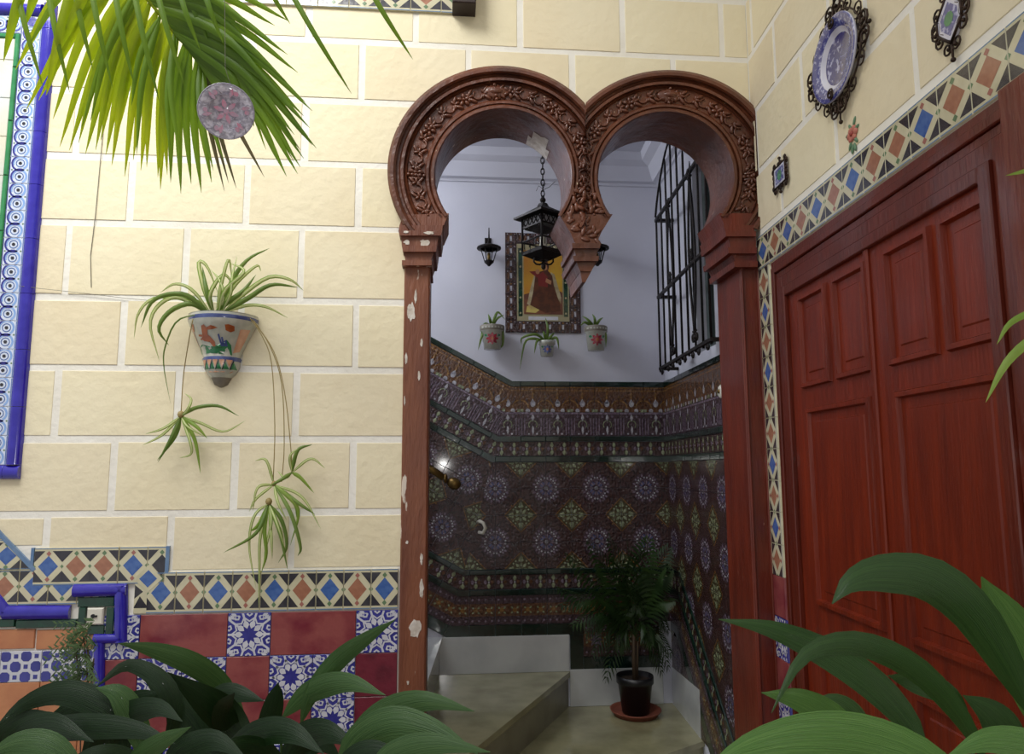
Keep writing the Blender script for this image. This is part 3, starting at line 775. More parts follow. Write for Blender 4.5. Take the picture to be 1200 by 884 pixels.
def unit(fr, par, x, z, w, h, c, ang=0, off=0, alt=0, clips=None, key=None):
    k = (round(w, 4), round(h, 4), c, alt)
    if clips: me = tile_mesh('border_tile', w, h, .009, UM, 0, unit_layers(w, h, c, 4 if alt else 5, 5), clips)
    else:
        if k not in UC: UC[k] = tile_mesh('border_tile', w, h, .009, UM, 0, unit_layers(w, h, c, 4 if alt else 5, 5))
        me = UC[k]
    if me: put_tile('border_tile', me, par, fr, x, z, off, ang)
x = FR.hit(190, 691)[0]-uw/2
cols = [2, 3, 2, 3, 2, 3, 2, 3, 2, 3]; i = 0
xend = FR.hit(470, 690)[0]
while x < xend-.01:
    if x+uw > xend: unit(FR, wall_front, x, zb0, uw, uh, cols[i], clips=[(1, 0, xend-x)], alt=i % 2)
    else: unit(FR, wall_front, x, zb0, uw, uh, cols[i], alt=i % 2)
    x += uw; i += 1
zu0, zu1 = FR.hit(120, 685)[1], FR.hit(120, 641)[1]
for cx, c in ((58, 2), (90.5, 3), (123, 3), (157, 2)):
    x = FR.hit(cx, 663)[0]-uw/2
    unit(FR, wall_front, x, zu0, uw, zu1-zu0, c, alt=(c == 2))
x = FR.hit(157, 663)[0]+uw/2; unit(FR, wall_front, x, zu0, uw, zu1-zu0, 1, clips=[(1, 0, uw*.62)])
mb = MB(); mb.bx(FR, x+uw*.62, x+uw*.62+.012, zb1-.002, zu1, 0, .0092); mb.build('border_tile', t_line, wall_front)
mb = MB(); xa_ = FR.hit(37, 660)[0]; mb.bx(FR, xa_, xa_+.010, FR.hit(37, 668)[1], zu1, 0, .0092); mb.build('border_tile', t_line, wall_front)
# piece linking the two levels
xk = FR.hit(158, 700)[0]; me = tile_mesh('border_tile', FR.hit(174, 700)[0]-xk+.004, uh, .0085, UM, 0, [([(0.0, .02), (.05, .02), (.02, .06)], 0, 1), ([(.0, .05), (.0, .10), (.03, .075)], 0, 1)])
put_tile('border_tile', me, wall_front, FR, xk, zb0)
cx, cz = FR.hit(175, 678); mb = MB(); r_ = uw*.5
mb.prism(FR, [(cx, cz-r_), (cx+r_, cz), (cx, cz+r_), (cx-r_, cz)], 0, .0100, 0); r_ *= .62; mb.flat(FR, [(cx, cz-r_), (cx+r_, cz), (cx, cz+r_), (cx-r_, cz)], .0106, 1); mb.build('border_tile', [t_cream, t_blue], wall_front)
# left diagonal run
xq = FR.hit(92, 690)[0]; zq0, zq1 = FR.hit(40, 709)[1], FR.hit(40, 664)[1]; dgl = [FR.hit(0, 628), FR.hit(40, 670)]
dx, dz = dgl[1][0]-dgl[0][0], dgl[1][1]-dgl[0][1]; A_, B__ = -dz, dx; C_ = A_*dgl[0][0]+B__*dgl[0][1]
for row in range(3):
    for k in range(-1, 5):
        x = xq-(k+1)*uw; z = zq0+row*(zq1-zq0)*.86
        unit(FR, wall_front, x, z, uw, (zq1-zq0)*(.98 if row == 0 else .86), 2 if (k+row) % 3 != 2 else 3, clips=[(A_, B__, C_-A_*x-B__*z)] if row else None, alt=k % 2, off=-.001)
mb = MB(); nx, nz = A_/hypot(A_, B__), B__/hypot(A_, B__)
a_, b_ = (dgl[0][0]-dx*1.5, dgl[0][1]-dz*1.5), dgl[1]
mb.prism(FR, [a_, b_, (b_[0]+nx*.014, b_[1]+nz*.014), (a_[0]+nx*.014, a_[1]+nz*.014)][::1], 0, .010); mb.build('border_tile', t_line, wall_front)
# star and burgundy tiles
SM = [t_white, t_cob]
def star_layers(w):
    c = w/2; L = []
    for k in range(10):
        a = 2*pi*k/10; ca, sa = cos(a), sin(a)
        L.append((petal(c, c, a, w*.14, w*.34, w*.135), 1, 0))
        q = [(w*.31, -w*.024), (w*.60, -w*.024), (w*.60, w*.024), (w*.31, w*.024)]
        L.append(([(c+x*ca-y*sa, c+x*sa+y*ca) for x, y in q], 1, 0))
        a2 = a+pi/10; ca, sa = cos(a2), sin(a2)
        for f in (-1, 1):
            q = [(w*.285, 0), (w*.325, 0), (w*.415, f*w*.135), (w*.375, f*w*.14)]
            L.append(([(c+x*ca-y*sa, c+x*sa+y*ca) for x, y in q], 1, 0))
        L.append((petal(c, c, a2, w*.41, w*.54, w*.15), 2, 0)); L.append((petal(c, c, a2, w*.45, w*.52, w*.06), 3, 1))
    for sx in (0, 1):
        for sy in (0, 1):
            for q in (18, 45, 72):
                an = math.atan2(sin(R(q))*(1 if sy == 0 else -1), cos(R(q))*(1 if sx == 0 else -1))
                L.append((petal(sx*w, sy*w, an, w*.07, w*.22, w*.08), 2, 0))
    return L
tw = (FR.hit(466.5, 735)[0]-FR.hit(318, 735)[0])/3; xg = FR.hit(318, 735)[0]; zt1 = FR.hit(330, 717)[1]
smesh = tile_mesh('star_tile', tw, tw, .008, SM, 1, star_layers(tw))
def redt(x, z, w, h, m): 
    mb = MB(); mb.bx(FR, x+.001, x+w-.001, z+.001, z+h-.001, 0, .008, 0, .0015); return mb.build('burgundy_tile', m, wall_front)
def star(x, z): put_tile('star_tile', smesh, wall_front, FR, x, z)
lay_ = {0: 'S R-R S R-R S', }
# columns counted from x=318px: c=0 -> 318..366 ; rows downward
rows_ = [{-3.0: 'RR', -1: 'S', 0: 'RR', 2: 'S', -4: 'S', -5: 'S'}, {-4: 'R', -3: 'S', -2: 'S', -1: 'R', 0: 'S', 1: 'S', 2: 'D', -5: 'S'}, {-4: 'S', -3: 'R', -2: 'S', -1: 'R', 0: 'R', 1: 'S', 2: 'D'}, {-4: 'R', -3: 'S', -2: 'R', -1: 'S', 0: 'S', 1: 'R', 2: 'R'}, {-4: 'R', -3: 'S', -2: 'R', -1: 'S', 0: 'R', 1: 'S', 2: 'R'}, {c: 'RS'[(c+9) % 2] for c in range(-4, 3)}, {c: 'SR'[(c+9) % 2] for c in range(-4, 3)}]
for r in range(7):
    for c, kd in rows_[r].items():
        x, z = xg+c*tw, zt1-(r+1)*tw
        if c == -3 and r == 0: redt(xg-3*tw, z, 2*tw, tw, t_red)
        elif kd == 'RR': redt(x, z, 2*tw, tw, t_red)
        elif kd == 'R': redt(x, z, tw, tw, t_red)
        elif kd == 'D': redt(x, z, tw, tw, t_red2)
        elif x > FR.hit(122, 760)[0]-tw*.6: star(x, z)
# ================================================================== TILED MURAL AND TILED FOUNTAIN FRONT ON THE LEFT
def halfround(mb, fr, p, q, wd, ht, n=7, base=0, mi=0, cutp=0, cutq=0):
    d = V((q[0]-p[0], q[1]-p[1])); L = d.length; d = d/L; nn = V((-d.y, d.x)); vs = []
    for e, (pt, cc) in enumerate(((p, cutp), (q, -cutq))):
        for k in range(n+1):
            a = pi*k/n; s_ = -cos(a)*wd/2; o = base+sin(a)**.8*ht
            vs.append(fr.w(pt[0]+nn.x*s_+d.x*cc*s_, pt[1]+nn.y*s_+d.y*cc*s_, o))
    mb.add(vs, [(k, n+1+k, n+2+k, k+1) for k in range(n)], mi, True)
    mb.add([fr.w(p[0], p[1], base)]+vs[:n+1], [(0, k+1, k+2) for k in range(n)], mi); mb.add([fr.w(q[0], q[1], base)]+vs[n+1:], [(0, k+2, k+1) for k in range(n)], mi)
mural = thing('tiled_mural', FR.hw(0, 560), 'tiled wall picture with rounded violet frame and blue scroll border', 'mural')
mx1 = FR.hit(45.5, 300)[0]; mw = .050; mz0 = FR.hit(20, 562)[1]; mz1 = FR.hit(70, 22)[1]+.05; mxL = mx1-1.0
zc_ = mz0; pl_ = FR.hit(46, 232)[1]-FR.hit(40, 295)[1]
z = mz0+mw
while z < mz1-.01:
    z2 = min(z+pl_, mz1); mb = MB(); halfround(mb, FR, (mx1-mw/2, z+.0008), (mx1-mw/2, z2-.0008), mw, .026); mb.build('frame_moulding', t_vio, mural); z = z2
mb = MB(); halfround(mb, FR, (mx1, mz0+mw/2), (mx1-mw, mz0+mw/2), mw, .026, cutp=0, cutq=0); mb.build('frame_moulding', t_vio, mural)
for k in range(5):
    for zz in (mz0+mw/2, mz1-mw/2):
        mb = MB(); halfround(mb, FR, (mx1-mw-k*pl_-.001, zz), (mx1-mw-(k+1)*pl_+.001, zz), mw, .026); mb.build('frame_moulding', t_vio, mural)
# scroll border tiles
bw = FR.hit(30, 300)[0]-FR.hit(5, 300)[0]; seg = (FR.hit(30, 250)[1]-FR.hit(30, 314)[1])/4
GM = [t_ltblue, t_cob, t_lblue, t_dark, t_green, t_blue]
def scroll_layers(w, h):
    L = [(rect(0, 0, w*.06, h), 0, 1), (rect(w*.94, 0, w, h), 0, 5)]
    for q in (0, 1):
        cz = h*(.25+.5*q); r_ = h*.25
        for p in arcs(w*.52, cz, r_*.80, r_*.30, R(-60), R(200), 12): L.append((p, 1, 2))
        for p in arcs(w*.52, cz, r_*.98, r_*.26, R(60), R(300), 12): L.append((p, 2, 1))
        for p in arcs(w*.52, cz, r_*.50, r_*.12, 0, 2*pi, 12): L.append((p, 2, 5))
        L.append((circ(w*.52, cz, r_*.26, 6), 3, 3)); L.append((circ(w*.88, cz+r_, w*.05, 5), 1, 4)); L.append((circ(w*.14, cz+r_, w*.05, 5), 1, 4))
    return L
me = tile_mesh('scroll_tile', bw, seg*2, .008, GM, 0, scroll_layers(bw, seg*2)); xs_ = mx1-mw-bw
z = mz0+mw; 
while z+seg*2 < mz1-mw: put_tile('scroll_tile', me, mural, FR, xs_, z); z += seg*2
ztopb = z
me = tile_mesh('scroll_tile', mx1-mw-xs_, mz1-mw-z, .008, GM, 0, [(circ((mx1-mw-xs_)*.5, (mz1-mw-z)*.5, .02), 1, 1)]); put_tile('scroll_tile', me, mural, FR, xs_, z)
for k in range(6):
    me = TM.setdefault('top', tile_mesh('scroll_tile', seg*2, bw, .008, GM, 0, [([(y, x) for x, y in p], l, m) for p, l, m in scroll_layers(bw, seg*2)]))
    put_tile('scroll_tile', me, mural, FR, xs_-(k+1)*seg*2, mz1-mw-bw)
gw = .018; z = mz0+mw; gl = .21
while z < mz1-mw-bw-.01:
    z2 = min(z+gl, mz1-mw-bw); mb = MB(); mb.bx(FR, xs_-gw, xs_-.001, z+.001, z2-.001, 0, .012, 0, .003); mb.build('green_trim_tile', t_leafg, mural); z = z2
for k in range(3): mb = MB(); mb.bx(FR, xs_-gw-(k+1)*gl, xs_-gw-k*gl-.002, mz1-mw-bw-gw, mz1-mw-bw-.001, 0, .012, 0, .003); mb.build('green_trim_tile', t_leafg, mural)
k = 0; z = mz0+mw; tp = .15
while z < mz1-mw-bw-gw-.02:
    z2 = min(z+tp, mz1-mw-bw-gw-.002)
    for c in range(4):
        mb = MB(); mb.bx(FR, xs_-gw-(c+1)*tp+.001, xs_-gw-c*tp-.001, z+.001, z2-.001, 0, .007, 0, .0015); mb.build('picture_tile', t_pale, mural)
    z = z2
# fountain front / lower left framed tile surround
fo = thing('tiled_surround', FR.hw(60, 800), 'low tiled surround with violet and green mouldings around an ivory socket plate', 'tilework')
def pr(x0, y0, x1, y1): a, b = FR.hit(x0, y1), FR.hit(x1, y0); return a[0], b[0], a[1], b[1]
def hr(x0, y0, x1, y1, wpx, mt=t_vio, nm='frame_moulding', base=.004):
    p, q = FR.hit(x0, y0), FR.hit(x1, y1); mb = MB(); halfround(mb, FR, p, q, wpx/FPX*D*1.0, .02, base=base); mb.build(nm, mt, fo)
hr(6, 717.5, 84, 717.5, 15); hr(-62, 700, -4, 700, 15); hr(-6, 700, 8, 718, 15)
hr(88, 692, 150, 691, 14); hr(143, 686, 143, 752, 14); hr(112, 748, 146, 748, 11); hr(118, 752, 117, 884, 12); hr(117, 884, 116, 1010, 12)
def gb(x0, y0, x1, y1, mt=t_bot, nm='green_trim_tile', th=.014):
    a = pr(x0, y0, x1, y1); mb = MB(); mb.bx(FR, a[0], a[1], a[2], a[3], 0, th, 0, .002); mb.build(nm, mt, fo)
gb(-60, 725, 20, 736); gb(20.6, 725, 92, 736)
gb(93, 699, 136, 711); gb(125, 711.5, 136, 743); gb(104, 732, 124.5, 743); gb(93, 711.5, 103, 732)
a = pr(104, 711.5, 124.5, 731.5); so = thing('socket_plate', FR.w(a[0], a[2], .02), 'small ivory socket plate with dark slot in green tiled frame', 'socket')
mb = MB(); mb.bx(FR, a[0], a[1], a[2], a[3], .0, .020, 0, .004); mb.build('plate', plastic, so)
mb = MB(); c = FR.hit(113, 721); mb.prism(FR, circ(c[0]-.002, c[1], .007, 10), .018, .023); mb.prism(FR, rect(c[0], c[1]-.003, c[0]+.012, c[1]+.003), .018, .024); mb.build('slot', blackp, so)
for k, x0 in enumerate((-60, -8.5, 43)): gb(x0, 737, x0+(51 if k < 2 else 60), 761, t_terr, 'terracotta_tile', .008)
PM = [t_white, t_cob]
def dia_layers(w, h):
    L = []
    for i in range(4):
        for j in range(3):
            cx, cz = w*(i+.5)/4, h*(j+.5)/3; r_ = w/8*1.02; q = r_*.5
            if (i+j) % 2 == 0: L.append(([(cx-r_, cz-q), (cx-q, cz-r_), (cx+q, cz-r_), (cx+r_, cz-q), (cx+r_, cz+q), (cx+q, cz+r_), (cx-q, cz+r_), (cx-r_, cz+q)], 1, 1))
            else: L.append((rect(cx-q*.8, cz-q*.8, cx+q*.8, cz+q*.8), 1, 1))
    return L
a = pr(0, 762, 51, 800); wq, hq = a[1]-a[0], a[3]-a[2]; me = tile_mesh('lattice_tile', wq, hq, .008, PM, 0, dia_layers(wq, hq))
for k in (-1, 0, 1): put_tile('lattice_tile', me, fo, FR, a[0]+k*wq, a[2])
xe = FR.hit(111, 800)[0]; me = tile_mesh('lattice_tile', wq, hq, .008, PM, 0, dia_layers(wq, hq), [(1, 0, xe-a[0]-2*wq)]); put_tile('lattice_tile', me, fo, FR, a[0]+2*wq, a[2])
for r in range(3):
    for k in (-1, 0, 1): 
        mb = MB(); mb.bx(FR, a[0]+k*wq+.001, a[0]+(k+1)*wq-.001, a[2]-(r+1)*wq+.001, a[2]-r*wq-.001, 0, .008, 0, .0015); mb.build('terracotta_tile', t_terr, fo)
    mb = MB(); mb.bx(FR, a[0]+2*wq+.001, xe, a[2]-(r+1)*wq+.001, a[2]-r*wq-.001, 0, .008, 0, .0015); mb.build('terracotta_tile', t_terr, fo)
# ================================================================== RIGHT WALL: TILE STRIP, DOOR
sz1 = RT.hit(1000, 186)[1]; sz0 = RT.hit(1080.6, 181)[1]; print('strip z', sz0, sz1)
up_ = (RT.hit(990, 221)[0]-RT.hit(950, 252)[0])/2; print('unit pitch right', up_, uw)
xv0, xv1 = -2.735, RT.hit(915.5, 560)[0]; print('vertical strip', xv0, xv1, -FR.w(Xc, 0).y)
dxr = RT.hit(1194, 120)[0]
i = 0; x = RT.hit(950, 252)[0]-up_*.5-3*up_; x = xv0; seq = [2, 3, 2, 3, 2, 3, 2, 3, 3, 2, 3, 3, 2, 3, 3, 2, 3, 2]
while x < dxr+.2:
    unit(RT, wall_right, x, sz0, up_, sz1-sz0, seq[i % len(seq)], alt=i % 2); x += up_; i += 1
vw = xv1-xv0; z = sz0-up_; i = 0; zv = RT.hit(910, 700)[1]
vme = {}
while z > zv-.03:
    c = (3, 2, 3, 2, 3, 3, 2)[i % 7]
    if c not in vme:
        L = [([(vw-(y if True else 0), x_) for x_, y in p], l, m) for p, l, m in unit_layers(up_, vw, c)]
        vme[c] = tile_mesh('border_tile', vw, up_, .009, UM, 0, L)
    put_tile('border_tile', vme[c], wall_right, RT, xv0, z); put_tile('border_tile', vme[c], wall_right, RT, dxr+.004, z+.0); z -= up_; i += 1
zz = z+up_
for r in range(4):
    mb = MB()
    if r % 2: put_tile('star_tile', tile_mesh('star_tile', vw+.0, tw, .008, SM, 1, star_layers(tw), [(1, 0, vw)]), wall_right, RT, xv0, zz-(r+1)*tw)
    else: mb.bx(RT, xv0, xv1, zz-(r+1)*tw+.001, zz-r*tw-.001, 0, .008, 0, .0015); mb.build('burgundy_tile', t_red, wall_right)
door = thing('door_1', RT.w(xv1, 0), None, None, kind='structure')
fx0 = RT.hit(915.5, 560, .02)[0]; fz1 = RT.hit(1080.6, 180, .02)[1]; fx1 = dxr
lx0 = RT.hit(923, 335, .03)[0]; lxm = RT.hit(1020, 283, .02)[0]; lx1 = RT.hit(1177, 420, .02)[0]; lz1 = RT.hit(1020, 276, .02)[1]
print('door', fx0, lx0, lxm, lx1, fx1, fz1, lz1, RT.hit(923, 328)[1])
mb = MB(); lo = lz1
for (ins, o0, o1) in ((0, .0, .045), (.012, .03, .060), (.030, .03, .050), (.045, .02, .040)):
    pass
def fr_prof(mb, x0, x1, zt, wl):
    """three-sided moulded frame: stepped bands"""
    steps = [(0, .18, .020), (.18, .34, .034), (.34, .5, .026), (.5, .78, .036), (.78, 1, .046)]
    for a_, b_, o in steps:
        mb.bx(RT, x0+wl*a_, x0+wl*b_, 0, zt-wl*a_, 0, o, 0, .003)
        mb.bx(RT, x1-wl*b_, x1-wl*a_, 0, zt-wl*a_, 0, o, 0, .003)
        mb.bx(RT, x0+wl*b_, x1-wl*b_, zt-wl*b_, zt-wl*a_, 0, o, 0, .003)
fr_prof(mb, fx0, lx1+(lx0-fx0), fz1, lx0-fx0); mb.build('door_frame', door_d, door)
mb = MB(); mb.bx(RT, lx1+(lx0-fx0), fx1, 0, fz1, 0, .045, 0, .004); mb.build('door_frame', postred, door)
za1, za0 = RT.hit(936, 349, .03)[1], RT.hit(943, 456, .03)[1]; zb1_, zb0_ = RT.hit(944, 479, .03)[1], RT.hit(956, 707, .03)[1]
print('panels z', za1, za0, zb1_, zb0_, 'check', RT.hit(1035, 292, .03)[1], RT.hit(1040, 433, .03)[1], RT.hit(1048, 459, .03)[1], RT.hit(1071, 752, .03)[1])
def panel(par, x0, x1, z0, z1):
    mb = MB(); F = .030
    # sloping raised border then sunken slope then raised field
    def ring(o): pass
    rings = [(0, .030), (.004, .044), (.016, .044), (.022, .026), (.034, .022), (.050, .034)]
    vs = []; 
    for e, o in rings: vs += [RT.w(x, z, o) for x, z in rect(x0+e, z0+e, x1-e, z1-e)]
    fs = []
    for k in range(len(rings)-1):
        for j in range(4): fs.append((k*4+j, k*4+(j+1) % 4, k*4+4+(j+1) % 4, k*4+4+j))
    n = (len(rings)-1)*4; fs.append((n, n+1, n+2, n+3)); mb.add(vs, fs); return mb.build('panel', door_m, par)
def leaf_(x0, x1, pans, zc):
    mb = MB(); mb.bx(RT, x0+.002, x1-.002, .01, lz1, 0, .031, 0, .003); lf = mb.build('door_leaf', door_m, door)
    for a in pans: panel(lf, *a)
    return lf
X = lambda px, py: RT.hit(px, py, .04)[0]
leaf_(lx0, lxm, [(X(936, 400), X(970, 400), za0, za1), (X(976, 380), X(1018, 380), za0, za1), (X(945, 500), X(1021, 500), zb0_, zb1_), (X(945, 500), X(1021, 500), .10, zb0_-.11)], 0)
leaf_(lxm, lx1, [(X(1036, 350), X(1094, 350), za0, za1), (X(1102, 320), X(1172, 320), za0, za1), (X(1049, 500), X(1180, 500), zb0_, zb1_), (X(1049, 500), X(1180, 500), .10, zb0_-.11)], 0)
mb = MB(); mb.bx(RT, lxm-.012, lxm+.012, .01, lz1-.01, .03, .040, 0, .004); mb.build('astragal', door_m, door)
gb(103.5, 744, 111.5, 761, t_terr, 'terracotta_tile', .008)
# ================================================================== TOP OF THE FRONT WALL
zt0 = FR.hit(420, 12)[1]; x = FR.hit(262, 8)[0]; k = 0
while x < FR.hit(528, 8)[0]-.01: unit(FR, wall_front, x, zt0, uw*1.25, uh*.95, (3, 1, 3, 5)[k % 4], off=.003); x += uw*1.25; k += 1
b = MB(); a = pr(530, -25, 557, 19); b.bx(FR, a[0], a[1], a[2], a[3], 0, .09, 0, .004); o = b.build('beam_end', dkwood, loc=FR.w(a[0], a[2], 0)); tag(o, 'dark wooden beam end sticking out of the wall above the arch', 'beam')
# thread lines on the wall
b = MB(); b.tube([FR.hw(126, 60, .004), FR.hw(121, 150, .006), FR.hw(112, 250, .006), FR.hw(106, 300, .005), FR.hw(107, 337, .004)], .0013, 4)
o = b.build('wire', thread, loc=FR.hw(126, 60, .0)); tag(o, 'thin grey wire hanging down the cream block wall left of the palm tips', 'wire')
b = MB(); b.tube([FR.hw(22, 335, .03), FR.hw(45, 338, .012), FR.hw(100, 344, .008), FR.hw(150, 350, .006), FR.hw(172, 352, .005)], .0010, 4)
o = b.build('string', thread, loc=FR.hw(22, 335, .0)); tag(o, 'fine string stretched across the wall from the violet frame to the spider plant', 'string')

# ================================================================== POTS WITH DECORATION
class Pot:
    def __init__(s, cx, cy, prof): s.cx, s.cy, s.prof = cx, cy, prof     # prof [(r,z)] rising or falling z, front side faces -y
    def r(s, z):
        p = sorted(((b, a) for a, b in s.prof))
        for i in range(len(p)-1):
            if p[i][0] <= z <= p[i+1][0]:
                t = (z-p[i][0])/max(1e-9, p[i+1][0]-p[i][0]); return p[i][1]+(p[i+1][1]-p[i][1])*t
        return p[-1][1]
    def pt(s, dx, z, e=.0014):
        r = s.r(z)+e; dx = max(-r*.98, min(r*.98, dx)); return V((s.cx+dx, s.cy-sqrt(max(0, r*r-dx*dx)), z))
    def decal(s, mb, poly, mi, e=.0014):
        """poly in (dx,z); subdivided fan from the centroid so it hugs the curve"""
        n = len(poly); c = (sum(p[0] for p in poly)/n, sum(p[1] for p in poly)/n); vs = []; fs = []
        q = []
        for i in range(n):
            a, b = poly[i], poly[(i+1) % n]; q += [a, ((a[0]+b[0])/2, (a[1]+b[1])/2)]
        m = len(q)
        for t in (.5, 1): vs += [s.pt(c[0]+(x-c[0])*t, c[1]+(z-c[1])*t, e) for x, z in q]
        vs.append(s.pt(c[0], c[1], e)); C_ = 2*m
        for i in range(m): j = (i+1) % m; fs += [(C_, j, i) if area2(poly) < 0 else (C_, i, j), (i, m+i, m+j, j)]
        mb.add(vs, fs, mi, True)
# wall pocket pot, half round
cx0, cz0 = FR.hit(256, 374, .07)
c0 = FR.w(cx0, cz0, 0); ps = (FR.hit(297, 374, .07)[0]-FR.hit(214.5, 374, .07)[0])/82.5
def zpy(py): return FR.hit(255, py, .09)[1]
pprof = [(41.5*ps, zpy(367)), (42*ps, zpy(369.5)), (41.6*ps, zpy(374)), (39*ps, zpy(380)), (36*ps, zpy(385)), (30.5*ps, zpy(396)), (25*ps, zpy(408)), (22*ps, zpy(416)), (23.5*ps, zpy(418)), (22*ps, zpy(421)), (21.5*ps, zpy(428)), (17*ps, zpy(436)), (12.5*ps, zpy(440)), (10.5*ps, zpy(443)), (8*ps, zpy(448)), (2*ps, zpy(451)), (.1*ps, zpy(451.5))]
sp = thing('spider_plant_wall_pot', c0+V((0, 0, -.2)), 'painted half-round wall pot with running rabbit and large trailing spider plant', 'potted plant')
pc = Pot(c0.x, c0.y, pprof); PMt = [potw, potb, potgrey, potg, poto, potp, t_dark]
mb = MB(); mb.lathe((pc.cx, pc.cy, 0), pprof, 30, 0, None, pi, 2*pi, [0, 1, 0, 0, 0, 0, 0, 1, 1, 0, 0, 0, 2, 2, 2, 2])
mb.lathe((pc.cx, pc.cy, 0), [(39*ps, zpy(372)), (41.5*ps, zpy(366))], 30, 0, None, pi, 2*pi); pot_o = mb.build('pot', PMt, sp)
mb = MB(); mb.lathe((pc.cx, pc.cy, 0), [(.001, zpy(371)), (40*ps, zpy(371))], 24, 0, None, pi, 2*pi); mb.build('soil', soil, sp)
def dpx(poly, mi, e=.0014):
    pl = []
    for x, y in poly: pl.append(((190+x/6.314-255.5)*ps, zpy(340+y/6.314)))
    if area2(pl) < 0: pl = pl[::-1]
    pc.decal(mb, pl, mi, e)
mb = MB()
dpx([(275, 460), (270, 415), (300, 395), (350, 420), (420, 405), (470, 420), (500, 365), (522, 400), (520, 470), (400, 462)], 3)
dpx([(315, 345), (350, 320), (385, 345), (415, 380), (418, 412), (400, 415), (380, 385), (330, 375), (312, 360)], 4, .002)
dpx([(320, 340), (322, 270), (345, 262), (370, 290), (365, 340), (340, 350)], 4, .0024)
dpx([(355, 285), (400, 268), (450, 285), (400, 298), (362, 300)], 4, .002); dpx([(320, 330), (285, 325), (282, 338), (318, 345)], 4, .002); dpx([(315, 350), (298, 355), (300, 368), (320, 362)], 4, .002)
dpx([(500, 300), (500, 262), (525, 258), (560, 268), (555, 300), (530, 312)], 4); dpx([(225, 300), (228, 255), (250, 250), (245, 300)], 4)
for k in range(3): dpx([(440+k*22, 330+k*20), (452+k*22, 325+k*20), (470+k*15, 410), (455+k*15, 412)], 1)
dpx([(590, 285), (640, 275), (560, 440), (525, 455)], 5); dpx([(225, 270), (190, 270), (245, 400), (262, 420)], 5)
for k in range(5):
    x = 312+k*48; dpx([(x-20, 505), (x+20, 505), (x, 560)], 5); dpx([(x+4, 575), (x+24, 520), (x+44, 575)], 3)
    dpx([(x-2, 575), (x+22, 512), (x+28, 514), (x+4, 580)], 6, .002)
dpx([(300, 588), (520, 588), (505, 600), (312, 600)], 5)
mb.build('painting', PMt, pot_o)
def fl_(pts, off0=.06, offs=None):
    """pixel path -> points at given offs from the front wall"""
    n = len(pts); return [FR.hw(p[0], p[1], (offs[i] if offs else off0) if len(p) < 3 else p[2]) for i, p in enumerate(pts)]
mats_s = [spid, spid_w, spid_d]
def sleaf(pts, w, par, stripe=True, dark=0, name='leaf', roll=0, off=.07):
    mb = MB(); mb.leaf(fl_(pts, off), w, roll, .5, 2 if dark else 0, lance, 14, 1 if stripe else None); return mb.build(name, mats_s, par)
main = [[(243, 366), (215, 350), (180, 350), (162, 368), (157, 397)], [(240, 366), (210, 349), (188, 356), (176, 380), (187, 424)], [(245, 366), (215, 345), (180, 352), (165, 384)],
        [(246, 366), (225, 340), (205, 333), (188, 343)], [(248, 366), (238, 335), (233, 308), (243, 313), (256, 345)], [(250, 366), (242, 340), (237, 312)], [(254, 366), (259, 335), (268, 304), (272, 330)],
        [(256, 366), (264, 340), (286, 318), (268, 308)], [(258, 366), (268, 340), (276, 322), (292, 303), (316, 291)], [(258, 366), (275, 335), (300, 312), (306, 318)], [(262, 366), (285, 345), (315, 325), (340, 328), (356, 341)],
        [(262, 366), (290, 350), (318, 334), (350, 337)], [(264, 366), (290, 358), (312, 360), (338, 373)], [(250, 366), (246, 345), (262, 322), (276, 338)], [(252, 366), (270, 352), (286, 340), (300, 322)],
        [(260, 366), (270, 345), (272, 325), (278, 300)], [(246, 366), (228, 352), (205, 345), (196, 346)], [(242, 366), (222, 356), (198, 366), (186, 386), (198, 405)], [(255, 366), (262, 350), (258, 330), (247, 316)]]
for i, p in enumerate(main):
    pts = [(x, y, .05+.012*(i % 4)+(.035 if 0 < j < len(p)-1 else 0)) for j, (x, y) in enumerate(p)]
    sleaf(pts, .0125+.003*(i % 3), sp, i % 3 != 2, i % 3 == 2)
sleaf([(236, 368, .1), (208, 376, .1), (194, 405, .06), (192, 430, .04), (200, 474, .02)], .006, sp, False, 1)
def stem(pts, par, r=.0018): mb = MB(); mb.tube(smooth(fl_(pts), 16), r, 5); mb.build('runner', runner, par)
stem([(226, 374, .12), (222, 395, .10), (215, 440, .05), (212, 486, .05)], sp)
stem([(292, 372, .06), (306, 392, .06), (318, 425, .05), (322, 500, .05), (320, 566, .05)], sp); stem([(294, 372, .05), (316, 405, .05), (330, 450, .05), (333, 520, .05), (330, 565, .05)], sp); stem([(296, 374, .04), (322, 415, .05), (335, 470, .05), (343, 552, .05)], sp)
mb = MB(); mb.ell(FR.hw(212, 486, .05), FR.X*.012, FR.Z*.014, FR.Y*.012); mb.ell(FR.hw(315, 588, .05), FR.X*.012, FR.Z*.014, FR.Y*.012); mb.ell(FR.hw(321, 567, .05), FR.X*.009, FR.Z*.011, FR.Y*.009); mb.build('root_knob', runner, sp)
